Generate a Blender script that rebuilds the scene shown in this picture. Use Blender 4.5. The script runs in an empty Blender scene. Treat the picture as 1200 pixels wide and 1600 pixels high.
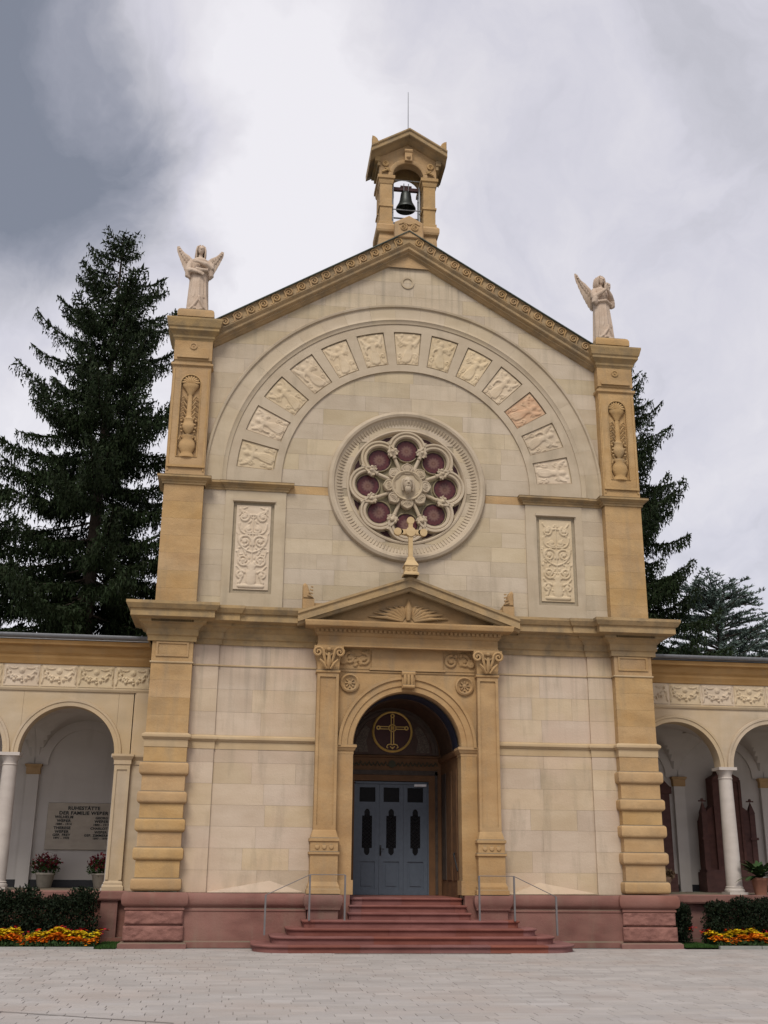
import bpy, bmesh, math, random
import numpy as np
from mathutils import Vector, Matrix
random.seed(7); rng = np.random.default_rng(7)
S = bpy.context.scene
C = S.collection
PI = math.pi
R = math.radians

# ------------------------------------------------------------------ camera
cam = bpy.data.cameras.new('camera'); co = bpy.data.objects.new('camera', cam); C.objects.link(co)
YAW, PITCH, ROLL = 0.12575, 0.31669, 0.00916
fw = Vector((math.sin(YAW)*math.cos(PITCH), math.cos(YAW)*math.cos(PITCH), math.sin(PITCH)))
r0 = Vector((math.cos(YAW), -math.sin(YAW), 0)); u0 = r0.cross(fw)
rt = math.cos(ROLL)*r0 + math.sin(ROLL)*u0; up = -math.sin(ROLL)*r0 + math.cos(ROLL)*u0
m = Matrix((rt, up, -fw)).transposed().to_4x4(); m.translation = Vector((-4.103, -27.516, 1.766))
co.matrix_world = m
cam.sensor_fit = 'AUTO'; cam.sensor_width = 36; cam.lens = 1700/1600*36; cam.clip_start = .1; cam.clip_end = 2000
S.camera = co

# ------------------------------------------------------------------ world, sun, exposure
SUN_EL, SUN_AZ = 52, -20          # the veiled sun stands high behind the photographer, a little to the left
S.view_settings.view_transform = 'Standard'; S.view_settings.look = 'None'
S.view_settings.exposure = 0.75; S.view_settings.gamma = 1; S.view_settings.use_curve_mapping = False
W = bpy.data.worlds.new('World'); S.world = W; W.use_nodes = True
nt = W.node_tree; nt.nodes.clear()
def N(t, **k):
    n = nt.nodes.new(t)
    for a, b in k.items():
        setattr(n, a, b)
    return n
L = lambda a, b: nt.links.new(a, b)
def mth(op, a, b=None, c=None, clamp=False):
    n = N('ShaderNodeMath', operation=op); n.use_clamp = clamp
    for i, v in enumerate((a, b, c)):
        if v is None: continue
        if isinstance(v, (int, float)): n.inputs[i].default_value = v
        else: L(v, n.inputs[i])
    return n.outputs[0]
out = N('ShaderNodeOutputWorld'); bg = N('ShaderNodeBackground'); bg.inputs[1].default_value = .1; L(bg.outputs[0], out.inputs[0])
sky = N('ShaderNodeTexSky', sky_type='NISHITA'); sky.sun_disc = False
sky.sun_elevation = R(SUN_EL); sky.sun_rotation = R(180+SUN_AZ); sky.air_density = 1; sky.dust_density = 2
tc = N('ShaderNodeTexCoord'); dirv = tc.outputs['Generated']
def noise(vec, sc, det, rough=.5, dist=0):
    n = N('ShaderNodeTexNoise'); n.inputs['Scale'].default_value = sc; n.inputs['Detail'].default_value = det
    n.inputs['Roughness'].default_value = rough; n.inputs['Distortion'].default_value = dist; L(vec, n.inputs['Vector']); return n
nw = noise(dirv, 3.2, 6, .55)
sub = N('ShaderNodeVectorMath', operation='SUBTRACT'); L(nw.outputs['Color'], sub.inputs[0]); sub.inputs[1].default_value = (.5, .5, .5)
sca = N('ShaderNodeVectorMath', operation='SCALE'); L(sub.outputs[0], sca.inputs[0]); sca.inputs['Scale'].default_value = .30
add = N('ShaderNodeVectorMath', operation='ADD'); L(dirv, add.inputs[0]); L(sca.outputs[0], add.inputs[1])
nrm = N('ShaderNodeVectorMath', operation='NORMALIZE'); L(add.outputs[0], nrm.inputs[0]); wv = nrm.outputs[0]
big = noise(wv, 2.6, 8, .56)
tot = mth('MULTIPLY_ADD', big.outputs['Fac'], .85, .25)
fine_ = noise(wv, 7.5, 8, .6, .6); tot = mth('ADD', tot, mth('MULTIPLY_ADD', fine_.outputs['Fac'], .52, -.245))
# cloud masses: direction, half-angle (deg), softness (deg), change of brightness
for d, a, s_, v in [((-.240, .835, .500), 4, 11, -.30), ((-.185, .79, .585), 4, 8, -.22), ((-.26, .74, .62), 6, 12, -.16), ((-.125, .84, .53), 1.5, 6, -.16),
                    ((-.045, .772, .634), 3, 8, .19), ((.034, .833, .552), 3, 7, .17), ((-.02, .875, .47), 3, 6, .12), ((-.03, .83, .555), 1.5, 5, -.10),
                    ((-.20, .888, .418), 3, 6, .20), ((.06, .757, .649), 4, 8, .08), ((.36, .76, .54), 12, 16, -.03), ((.41, .78, .47), 4, 9, .05), ((-.1, .95, .25), 10, 10, .16), ((.22, .72, .66), 4, 8, -.05)]:
    dn = Vector(d).normalized()
    dp = N('ShaderNodeVectorMath', operation='DOT_PRODUCT'); L(wv, dp.inputs[0]); dp.inputs[1].default_value = dn
    mr = N('ShaderNodeMapRange', interpolation_type='SMOOTHSTEP'); L(dp.outputs['Value'], mr.inputs[0])
    mr.inputs[1].default_value = math.cos(R(a+s_)); mr.inputs[2].default_value = math.cos(R(max(a-3, 0))); mr.inputs[3].default_value = 0; mr.inputs[4].default_value = v
    tot = mth('ADD', tot, mr.outputs[0])
cr = N('ShaderNodeValToRGB'); L(tot, cr.inputs[0])
e = cr.color_ramp.elements
e[0].position = .12; e[0].color = (.135, .145, .175, 1); e[1].position = .95; e[1].color = (.555, .54, .56, 1)
for p, c in [(.3, (.205, .21, .245, 1)), (.5, (.335, .33, .36, 1)), (.66, (.42, .41, .45, 1)), (.8, (.485, .47, .495, 1))]:
    q = e.new(p); q.color = c
sc10 = N('ShaderNodeVectorMath', operation='SCALE'); L(cr.outputs[0], sc10.inputs[0]); sc10.inputs['Scale'].default_value = 10
mx = N('ShaderNodeMix', data_type='RGBA'); mx.inputs[0].default_value = .9; L(sky.outputs[0], mx.inputs[6]); L(sc10.outputs[0], mx.inputs[7])
L(mx.outputs[2], bg.inputs[0])
sl = bpy.data.lights.new('sun', 'SUN'); sl.energy = 1.5; sl.angle = R(22); sl.color = (1, .95, .86)
so = bpy.data.objects.new('sun', sl); C.objects.link(so)
sd = Vector((math.sin(R(SUN_AZ))*math.cos(R(SUN_EL)), -math.cos(R(SUN_AZ))*math.cos(R(SUN_EL)), math.sin(R(SUN_EL))))
so.rotation_euler = sd.to_track_quat('Z', 'Y').to_euler(); so.location = sd*60

# ------------------------------------------------------------------ materials
def material(name, rough=.8):
    mt = bpy.data.materials.new(name); mt.use_nodes = True
    b = mt.node_tree.nodes['Principled BSDF']; b.inputs['Roughness'].default_value = rough
    return mt, mt.node_tree, b
def stone(name, c1, c2, scale=1.6, rand=.0, streak=0., dirt=None, bump=.15, tint=None, rough=.85, fine=18, runs=None):
    mt, t, b = material(name, rough)
    def n(ty, **k):
        x = t.nodes.new(ty)
        for a, v in k.items(): setattr(x, a, v)
        return x
    ln = t.links.new
    geo = n('ShaderNodeNewGeometry'); pos = geo.outputs['Position']
    oi = n('ShaderNodeObjectInfo')
    off = n('ShaderNodeVectorMath', operation='MULTIPLY_ADD'); ln(oi.outputs['Random'], off.inputs[0]); off.inputs[1].default_value = (17*rand, 9*rand, 5*rand) ; ln(pos, off.inputs[2])
    a = n('ShaderNodeTexNoise'); a.inputs['Scale'].default_value = scale; a.inputs['Detail'].default_value = 6; ln(off.outputs[0], a.inputs['Vector'])
    mp = n('ShaderNodeMapping'); mp.inputs['Scale'].default_value = (.9, .9, 2.6); ln(off.outputs[0], mp.inputs['Vector'])   # bedding of the sandstone
    a2 = n('ShaderNodeTexNoise'); a2.inputs['Scale'].default_value = scale*1.3; a2.inputs['Detail'].default_value = 4; ln(mp.outputs[0], a2.inputs['Vector'])
    av = n('ShaderNodeMath', operation='ADD'); ln(a.outputs['Fac'], av.inputs[0]); ln(a2.outputs['Fac'], av.inputs[1])
    mr = n('ShaderNodeMapRange'); mr.inputs[1].default_value = .75; mr.inputs[2].default_value = 1.25; ln(av.outputs[0], mr.inputs[0])
    cm = n('ShaderNodeMix', data_type='RGBA'); cm.inputs[6].default_value = (*c1, 1); cm.inputs[7].default_value = (*c2, 1); ln(mr.outputs[0], cm.inputs[0])
    col = cm.outputs[2]
    if rand:
        hs = n('ShaderNodeHueSaturation'); ln(col, hs.inputs['Color'])
        v = n('ShaderNodeMapRange'); ln(oi.outputs['Random'], v.inputs[0]); v.inputs[3].default_value = 1-.17*rand; v.inputs[4].default_value = 1+.13*rand; ln(v.outputs[0], hs.inputs['Value'])
        r2 = n('ShaderNodeMath', operation='FRACT'); r1 = n('ShaderNodeMath', operation='MULTIPLY'); ln(oi.outputs['Random'], r1.inputs[0]); r1.inputs[1].default_value = 37.7; ln(r1.outputs[0], r2.inputs[0])
        v2 = n('ShaderNodeMapRange'); ln(r2.outputs[0], v2.inputs[0]); v2.inputs[3].default_value = 1-.25*rand; v2.inputs[4].default_value = 1+.28*rand; ln(v2.outputs[0], hs.inputs['Saturation'])
        r3 = n('ShaderNodeMapRange'); ln(r2.outputs[0], r3.inputs[0]); r3.inputs[3].default_value = .5-.012*rand; r3.inputs[4].default_value = .5+.008*rand; ln(r3.outputs[0], hs.inputs['Hue'])
        col = hs.outputs[0]
    if streak:
        mp2 = n('ShaderNodeMapping'); mp2.inputs['Scale'].default_value = (1.7, 1.7, .3); ln(pos, mp2.inputs['Vector'])
        s1 = n('ShaderNodeTexNoise'); s1.inputs['Scale'].default_value = 1.4; s1.inputs['Detail'].default_value = 5; s1.inputs['Roughness'].default_value = .6; ln(mp2.outputs[0], s1.inputs['Vector'])
        sm = n('ShaderNodeMapRange'); sm.inputs[1].default_value = .53; sm.inputs[2].default_value = .78; sm.inputs[4].default_value = streak; ln(s1.outputs['Fac'], sm.inputs[0])
        c3 = n('ShaderNodeMix', data_type='RGBA'); ln(sm.outputs[0], c3.inputs[0]); ln(col, c3.inputs[6]); c3.inputs[7].default_value = (.20, .165, .115, 1); col = c3.outputs[2]
    if runs:    # dark water runs that start under a ledge at height runs[0] and peter out runs[1] metres below
        sz = n('ShaderNodeSeparateXYZ'); ln(pos, sz.inputs[0])
        m1 = n('ShaderNodeMapRange'); m1.inputs[1].default_value = runs[0]-runs[1]; m1.inputs[2].default_value = runs[0]; ln(sz.outputs['Z'], m1.inputs[0])
        mp3 = n('ShaderNodeMapping'); mp3.inputs['Scale'].default_value = (3.4, 3.4, .12); ln(pos, mp3.inputs['Vector'])
        q1 = n('ShaderNodeTexNoise'); q1.inputs['Scale'].default_value = 1.5; q1.inputs['Detail'].default_value = 6; q1.inputs['Roughness'].default_value = .62; ln(mp3.outputs[0], q1.inputs['Vector'])
        q2 = n('ShaderNodeMapRange'); q2.inputs[1].default_value = .50; q2.inputs[2].default_value = .70; q2.inputs[4].default_value = .62; ln(q1.outputs['Fac'], q2.inputs[0])
        q3 = n('ShaderNodeMath', operation='MULTIPLY'); ln(q2.outputs[0], q3.inputs[0]); ln(m1.outputs[0], q3.inputs[1])
        c6 = n('ShaderNodeMix', data_type='RGBA'); ln(q3.outputs[0], c6.inputs[0]); ln(col, c6.inputs[6]); c6.inputs[7].default_value = (.15, .135, .105, 1); col = c6.outputs[2]
    if dirt:
        sx = n('ShaderNodeSeparateXYZ'); ln(geo.outputs['Normal'], sx.inputs[0])
        d0 = n('ShaderNodeMapRange'); d0.inputs[1].default_value = .55; d0.inputs[2].default_value = .9; ln(sx.outputs['Z'], d0.inputs[0])
        d1 = n('ShaderNodeTexNoise'); d1.inputs['Scale'].default_value = 2.2; d1.inputs['Detail'].default_value = 7; d1.inputs['Roughness'].default_value = .65; ln(pos, d1.inputs['Vector'])
        d2 = n('ShaderNodeMapRange'); d2.inputs[1].default_value = .44; d2.inputs[2].default_value = .66; d2.inputs[4].default_value = dirt; ln(d1.outputs['Fac'], d2.inputs[0])
        dd = n('ShaderNodeMath', operation='MAXIMUM'); ln(d0.outputs[0], dd.inputs[0]); ln(d2.outputs[0], dd.inputs[1])
        c4 = n('ShaderNodeMix', data_type='RGBA'); ln(dd.outputs[0], c4.inputs[0]); ln(col, c4.inputs[6]); c4.inputs[7].default_value = (.13, .105, .07, 1); col = c4.outputs[2]
    if tint:   # paint a second colour where large noise is high (pinkish patches in the stone)
        p0 = n('ShaderNodeTexNoise'); p0.inputs['Scale'].default_value = .55; p0.inputs['Detail'].default_value = 3; ln(pos, p0.inputs['Vector'])
        p1 = n('ShaderNodeMapRange'); p1.inputs[1].default_value = .48; p1.inputs[2].default_value = .68; p1.inputs[4].default_value = .6; ln(p0.outputs['Fac'], p1.inputs[0])
        c5 = n('ShaderNodeMix', data_type='RGBA'); ln(p1.outputs[0], c5.inputs[0]); ln(col, c5.inputs[6]); c5.inputs[7].default_value = (*tint, 1); col = c5.outputs[2]
    ln(col, b.inputs['Base Color'])
    bn = n('ShaderNodeTexNoise'); bn.inputs['Scale'].default_value = fine; bn.inputs['Detail'].default_value = 8; bn.inputs['Roughness'].default_value = .65; ln(pos, bn.inputs['Vector'])
    bp = n('ShaderNodeBump'); bp.inputs['Strength'].default_value = bump; bp.inputs['Distance'].default_value = .03; ln(bn.outputs['Fac'], bp.inputs['Height']); ln(bp.outputs[0], b.inputs['Normal'])
    return mt
def plain(name, c, rough=.6, metal=0., var=.12, scale=9, bump=0, var_obj=0):
    mt, t, b = material(name, rough); ln = t.links.new
    b.inputs['Metallic'].default_value = metal
    g = t.nodes.new('ShaderNodeNewGeometry'); a = t.nodes.new('ShaderNodeTexNoise'); a.inputs['Scale'].default_value = scale; a.inputs['Detail'].default_value = 5; ln(g.outputs['Position'], a.inputs['Vector'])
    mr = t.nodes.new('ShaderNodeMapRange'); mr.inputs[1].default_value = .3; mr.inputs[2].default_value = .7; mr.inputs[3].default_value = 1-var; mr.inputs[4].default_value = 1+var; ln(a.outputs['Fac'], mr.inputs[0])
    h = t.nodes.new('ShaderNodeHueSaturation'); h.inputs['Color'].default_value = (*c, 1)
    vv = mr.outputs[0]
    if var_obj:
        oi = t.nodes.new('ShaderNodeObjectInfo'); m2 = t.nodes.new('ShaderNodeMapRange'); m2.inputs[3].default_value = 1-var_obj; m2.inputs[4].default_value = 1+var_obj; ln(oi.outputs['Random'], m2.inputs[0])
        mm = t.nodes.new('ShaderNodeMath'); mm.operation = 'MULTIPLY'; ln(vv, mm.inputs[0]); ln(m2.outputs[0], mm.inputs[1]); vv = mm.outputs[0]
    ln(vv, h.inputs['Value']); ln(h.outputs[0], b.inputs['Base Color'])
    if bump:
        bp = t.nodes.new('ShaderNodeBump'); bp.inputs['Strength'].default_value = bump; bp.inputs['Distance'].default_value = .02; ln(a.outputs['Fac'], bp.inputs['Height']); ln(bp.outputs[0], b.inputs['Normal'])
    return mt

CREAM = stone('cream_ashlar', (.415, .333, .228), (.48, .395, .283), 1.0, rand=.46, streak=.45, bump=.2, runs=(19.0, 5.5))
CREAM2 = stone('cream_dressed_stone', (.39, .31, .212), (.455, .372, .265), 1.0, rand=.2, streak=.45, bump=.12)
LOWER = stone('pinkish_cream_ashlar', (.43, .33, .228), (.50, .398, .288), .9, rand=.5, streak=.6, bump=.2, tint=(.50, .37, .28), runs=(7.2, 2.6))
GOLD = stone('gold_sandstone', (.365, .222, .092), (.455, .298, .142), .9, rand=.17, streak=.5, dirt=.22, bump=.4)
GOLDP = stone('portal_gold_sandstone', (.33, .195, .080), (.415, .265, .122), .9, rand=.06, streak=.5, dirt=.2, bump=.35)
WEATH = stone('weathered_gold_sandstone', (.315, .21, .095), (.375, .255, .125), 1.5, rand=.2, streak=.6, dirt=.6, bump=.3)
RELIEF = stone('relief_stone', (.485, .38, .255), (.55, .445, .315), 2.0, rand=.45, streak=.2, bump=.1)
RELIEF_R = stone('reddish_relief_stone', (.47, .275, .16), (.52, .36, .23), 2.5, bump=.1)
STATUE = stone('pinkish_statue_stone', (.44, .33, .245), (.52, .41, .32), 2.2, streak=.45, bump=.1)
RED = stone('red_sandstone', (.14, .058, .044), (.21, .094, .073), 1.3, rand=.5, streak=.45, dirt=.15, bump=.3, tint=(.24, .118, .094))
REDROCK = stone('rock_faced_red_sandstone', (.165, .07, .055), (.25, .115, .09), 3.5, bump=1.0, fine=9)
STEPM = stone('red_step_stone', (.15, .052, .041), (.20, .077, .062), 2.0, rand=.6, bump=.12)
MORTAR = plain('mortar', (.30, .245, .17), .95)
PLASTER = stone('white_plaster', (.47, .43, .39), (.53, .49, .45), .6, streak=.22, bump=.05)
COLM = stone('pale_column_stone', (.41, .36, .32), (.48, .43, .385), 2.0, streak=.15, bump=.06, rough=.6)
STRING = stone('string_course_stone', (.38, .27, .15), (.45, .335, .20), 1.0, streak=.3, bump=.12)
WINGST = stone('arcade_stone', (.39, .305, .205), (.47, .375, .265), 1.0, rand=.3, streak=.3, bump=.15, tint=(.47, .33, .17))
CORN = stone('orange_cornice_stone', (.33, .185, .06), (.42, .25, .095), 1.2, streak=.3, bump=.15)
DOORM = plain('blue_grey_door_paint', (.078, .100, .130), .5, var=.08)
DOORF = plain('brown_painted_wall', (.13, .062, .022), .75, var=.2, scale=3)
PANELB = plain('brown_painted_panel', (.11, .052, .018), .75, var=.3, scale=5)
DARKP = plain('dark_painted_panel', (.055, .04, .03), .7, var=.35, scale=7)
TYMP = plain('dark_red_painted_tympanum', (.075, .042, .030), .7, var=.25, scale=6)
BLUEP = plain('dark_blue_painted_vault', (.018, .022, .045), .8, var=.25, scale=4)
MAROON = plain('maroon_disc_paint', (.06, .014, .012), .6)
GILT = plain('gilding', (.75, .50, .14), .45, metal=.3, var=.1)
BLACK = plain('black_iron', (.012, .012, .014), .5)
DGLASS = plain('dark_glass', (.008, .008, .009), .5, var=.2)
DGLASS.node_tree.nodes['Principled BSDF'].inputs['Specular IOR Level'].default_value = .12
STEEL = plain('galvanised_steel', (.30, .31, .32), .45, metal=.5)
RAILM = plain('dull_grey_rail_steel', (.13, .12, .12), .6)
GUT = plain('zinc_gutter', (.17, .175, .185), .5, metal=.4)
WHITEM = plain('white_metal', (.75, .75, .75), .4)
SLATE = plain('dark_slate', (.045, .045, .05), .7)
COPPERG = plain('green_copper', (.06, .075, .06), .7, var=.3)
BRONZE = plain('dark_bronze_bell', (.03, .035, .033), .45, metal=.5)
BELLWOOD = plain('dark_red_timber', (.07, .025, .025), .7)
GREYBOX = plain('grey_plastic_box', (.16, .17, .17), .6)
PLAQ = stone('plaque_limestone', (.36, .31, .25), (.42, .365, .295), 3, bump=.08)
INK = plain('dark_bronze_letters', (.010, .012, .010), .6)
MONU = stone('dark_red_monument_stone', (.065, .026, .020), (.10, .042, .033), 3, rand=.5, bump=.2)
TERRA = plain('terracotta', (.30, .13, .08), .8)
POTM = plain('pale_stone_pot', (.30, .27, .22), .85)
BARK = plain('spruce_bark', (.05, .036, .026), .95, var=.3)
def leaf(name, c, var=.35):
    mt, t, b = material(name, .6); ln = t.links.new
    g = t.nodes.new('ShaderNodeNewGeometry'); h = t.nodes.new('ShaderNodeHueSaturation'); h.inputs['Color'].default_value = (*c, 1)
    a = t.nodes.new('ShaderNodeTexNoise'); a.inputs['Scale'].default_value = 1.1; a.inputs['Detail'].default_value = 3; ln(g.outputs['Position'], a.inputs['Vector'])
    ad = t.nodes.new('ShaderNodeMath'); ad.operation = 'ADD'; ln(g.outputs['Random Per Island'], ad.inputs[0]); ln(a.outputs['Fac'], ad.inputs[1])
    mr = t.nodes.new('ShaderNodeMapRange'); mr.inputs[2].default_value = 2; mr.inputs[3].default_value = 1-var; mr.inputs[4].default_value = 1+var; ln(ad.outputs[0], mr.inputs[0]); ln(mr.outputs[0], h.inputs['Value'])
    m2 = t.nodes.new('ShaderNodeMapRange'); m2.inputs[3].default_value = .48; m2.inputs[4].default_value = .52; ln(g.outputs['Random Per Island'], m2.inputs[0]); ln(m2.outputs[0], h.inputs['Hue'])
    ln(h.outputs[0], b.inputs['Base Color']); b.inputs['Specular IOR Level'].default_value = .08
    return mt
SPRUCE = leaf('spruce_needles', (.017, .026, .010), .6)
CEDAR = leaf('blue_cedar_needles', (.125, .165, .145), .45)
YEW = leaf('dark_hedge_leaves', (.010, .016, .008), .5)
GRASS = leaf('lawn_grass', (.035, .075, .018), .4)
PLANT = leaf('palm_leaves', (.035, .06, .022), .4)
BEDLEAF = leaf('bedding_leaves', (.03, .055, .018), .4)
ORANGE = leaf('orange_petals', (.62, .15, .008), .25)
YELLOW = leaf('yellow_petals', (.66, .46, .015), .2)
REDF = leaf('red_petals', (.42, .010, .010), .3)
DREDF = leaf('dark_red_petals', (.14, .015, .025), .4)
def glass_rosette():
    mt, t, b = material('purple_stained_glass', .35); ln = t.links.new
    tcx = t.nodes.new('ShaderNodeTexCoord'); s = t.nodes.new('ShaderNodeSeparateXYZ'); ln(tcx.outputs['Object'], s.inputs[0])
    def mm(op, a, bb=None):
        q = t.nodes.new('ShaderNodeMath'); q.operation = op
        for i, v in enumerate((a, bb)):
            if v is None: continue
            if isinstance(v, (int, float)): q.inputs[i].default_value = v
            else: ln(v, q.inputs[i])
        return q.outputs[0]
    rr = mm('SQRT', mm('ADD', mm('MULTIPLY', s.outputs['X'], s.outputs['X']), mm('MULTIPLY', s.outputs['Z'], s.outputs['Z'])))
    an = mm('ARCTAN2', s.outputs['Z'], s.outputs['X'])
    wob = mm('MULTIPLY', mm('SINE', mm('MULTIPLY', an, 12)), .05)
    x = mm('ADD', mm('DIVIDE', rr, .34), wob)
    c = t.nodes.new('ShaderNodeValToRGB'); ln(x, c.inputs[0]); el = c.color_ramp.elements
    el[0].position = 0; el[0].color = (.19, .105, .08, 1); el[1].position = 1; el[1].color = (.055, .016, .020, 1)
    for p, cc in [(.14, (.10, .042, .034, 1)), (.22, (.17, .095, .075, 1)), (.42, (.12, .058, .052, 1)), (.5, (.075, .026, .028, 1)), (.72, (.09, .024, .027, 1)), (.86, (.04, .012, .016, 1))]:
        q = el.new(p); q.color = cc
    ln(c.outputs[0], b.inputs['Base Color'])
    return mt
ROSEG = glass_rosette()
DARKG = plain('dark_maroon_glass', (.030, .008, .010), .6)
for _g in (DARKG, ROSEG): _g.node_tree.nodes['Principled BSDF'].inputs['Specular IOR Level'].default_value = .2
OLIVE = plain('olive_glass_ground', (.24, .195, .11), .6)

# ------------------------------------------------------------------ mesh helpers
class MB:
    def __init__(s): s.v = []; s.f = []
    def add(s, vs, fs):
        o = len(s.v); s.v += [tuple(map(float, p)) for p in vs]; s.f += [tuple(i+o for i in f) for f in fs]; return s
    def box(s, x0, x1, y0, y1, z0, z1):
        return s.add([(x0,y0,z0),(x1,y0,z0),(x1,y1,z0),(x0,y1,z0),(x0,y0,z1),(x1,y0,z1),(x1,y1,z1),(x0,y1,z1)],
                     [(0,3,2,1),(4,5,6,7),(0,1,5,4),(1,2,6,5),(2,3,7,6),(3,0,4,7)])
    def prism(s, poly, y0, y1, bev=0):            # polygon in x,z (counter-clockwise seen from the front), y0 front
        n = len(poly)
        if bev:
            cx = sum(p[0] for p in poly)/n; cz = sum(p[1] for p in poly)/n
            inn = []
            for p in poly:
                d = Vector((cx-p[0], cz-p[1])); l = d.length or 1; d = d/l*min(bev*1.4, l*.4); inn.append((p[0]+d.x, p[1]+d.y))
            vs = [(x, y0, z) for x, z in inn] + [(x, y0+bev, z) for x, z in poly] + [(x, y1, z) for x, z in poly]
            fs = [tuple(range(n))] + [(i+n, (i+1) % n+n, (i+1) % n, i) for i in range(n)] + [(i+2*n, (i+1) % n+2*n, (i+1) % n+n, i+n) for i in range(n)] + [tuple(range(3*n-1, 2*n-1, -1))]
            return s.add(vs, fs)
        vs = [(x, y0, z) for x, z in poly] + [(x, y1, z) for x, z in poly]
        fs = [tuple(range(n)), tuple(range(2*n-1, n-1, -1))] + [(i+n, (i+1) % n+n, (i+1) % n, i) for i in range(n)]
        return s.add(vs, fs)
    def ring(s, cx, cz, ra, rb, a0, a1, y0, y1, n=24):   # solid arc, angles in degrees, y0 front
        full = abs(a1-a0) >= 359.9; k = n if full else n+1
        vs = []
        for i in range(k):
            a = R(a0+(a1-a0)*i/n); c_, s_ = math.cos(a), math.sin(a)
            vs += [(cx+ra*c_, y0, cz+ra*s_), (cx+rb*c_, y0, cz+rb*s_), (cx+rb*c_, y1, cz+rb*s_), (cx+ra*c_, y1, cz+ra*s_)]
        fs = []
        for i in range(n):
            p = 4*i; q = 4*((i+1) % k)
            fs += [(p, p+1, q+1, q), (p+1, p+2, q+2, q+1), (p+2, p+3, q+3, q+2), (p+3, p, q, q+3)]
        if not full: fs += [(3, 2, 1, 0), (4*n, 4*n+1, 4*n+2, 4*n+3)]
        return s.add(vs, fs)
    def revolve(s, cx, cz, prof, a0, a1, n=48):          # profile (r, y) turned round the y axis
        full = abs(a1-a0) >= 359.9; k = n if full else n+1; m_ = len(prof)
        vs = []
        for i in range(k):
            a = R(a0+(a1-a0)*i/n)
            vs += [(cx+r_*math.cos(a), y, cz+r_*math.sin(a)) for r_, y in prof]
        fs = [(i*m_+j, i*m_+j+1, ((i+1) % k)*m_+j+1, ((i+1) % k)*m_+j) for i in range(n) for j in range(m_-1)]
        return s.add(vs, fs)
    def lathe(s, prof, n=20, x=0, y=0, z=0, sy=1):       # profile (r, z) round the vertical
        m_ = len(prof); vs = []
        for i in range(n):
            a = 2*PI*i/n
            vs += [(x+r_*math.cos(a), y+sy*r_*math.sin(a), z+h) for r_, h in prof]
        fs = [(i*m_+j, ((i+1) % n)*m_+j, ((i+1) % n)*m_+j+1, i*m_+j+1) for i in range(n) for j in range(m_-1)]
        fs += [tuple(i*m_ for i in range(n-1, -1, -1)), tuple(i*m_+m_-1 for i in range(n))]
        return s.add(vs, fs)
    def tube(s, pts, rad, n=8, cap=True, flat=1.0):
        pts = [Vector(p) for p in pts]; k = len(pts)
        if isinstance(rad, (int, float)): rad = [rad]*k
        t0 = (pts[1]-pts[0]).normalized(); ref = Vector((0, 1, 0)) if abs(t0.y) < .9 else Vector((1, 0, 0))
        vs = []
        for i, p in enumerate(pts):
            t = (pts[min(i+1, k-1)]-pts[max(i-1, 0)])
            t = t.normalized() if t.length > 1e-9 else t0
            a = ref - t*ref.dot(t); a.normalize(); b = t.cross(a); ref = a
            for j in range(n):
                q = 2*PI*j/n; vs.append(p + (a*math.cos(q)*flat + b*math.sin(q))*rad[i])
        fs = [(i*n+j, i*n+(j+1) % n, (i+1)*n+(j+1) % n, (i+1)*n+j) for i in range(k-1) for j in range(n)]
        if cap: fs += [tuple(range(n-1, -1, -1)), tuple((k-1)*n+j for j in range(n))]
        return s.add(vs, fs)
    def ball(s, c, r_, nu=10, nv=7):
        if isinstance(r_, (int, float)): r_ = (r_, r_, r_)
        vs = [(c[0], c[1], c[2]-r_[2])]
        for j in range(1, nv):
            t = -PI/2+PI*j/nv
            for i in range(nu):
                a = 2*PI*i/nu; vs.append((c[0]+r_[0]*math.cos(t)*math.cos(a), c[1]+r_[1]*math.cos(t)*math.sin(a), c[2]+r_[2]*math.sin(t)))
        vs.append((c[0], c[1], c[2]+r_[2])); L_ = len(vs)-1
        fs = [(0, 1+(i+1) % nu, 1+i) for i in range(nu)] + [(L_, L_-nu+i, L_-nu+(i+1) % nu) for i in range(nu)]
        fs += [(1+j*nu+i, 1+j*nu+(i+1) % nu, 1+(j+1)*nu+(i+1) % nu, 1+(j+1)*nu+i) for j in range(nv-2) for i in range(nu)]
        return s.add(vs, fs)
    def sweep(s, path, prof, closed=False):              # path (x, y); profile (out, z) listed bottom to top; out is to the right of travel
        P_ = [Vector(p) for p in path]; n = len(P_); mt = []
        for i in range(n):
            d0 = (P_[i]-P_[i-1]) if (i > 0 or closed) else (P_[1]-P_[0])
            d1 = (P_[(i+1) % n]-P_[i]) if (i < n-1 or closed) else (P_[n-1]-P_[n-2])
            d0.normalize(); d1.normalize()
            n0 = Vector((d0.y, -d0.x)); n1 = Vector((d1.y, -d1.x)); b = n0+n1
            mt.append(b/max(.25, 1+n0.dot(n1)))
        k = len(prof)
        vs = [(P_[i].x+mt[i].x*o, P_[i].y+mt[i].y*o, z) for i in range(n) for o, z in prof]
        fs = [(i*k+j, ((i+1) % n)*k+j, ((i+1) % n)*k+j+1, i*k+j+1) for i in range(n if closed else n-1) for j in range(k-1)]
        if not closed: fs += [tuple(range(k-1, -1, -1)), tuple((n-1)*k+j for j in range(k))]
        return s.add(vs, fs)
    def xform(s, mtx, start=0):
        for i in range(start, len(s.v)): s.v[i] = tuple(mtx @ Vector(s.v[i]))
        return s
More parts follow.
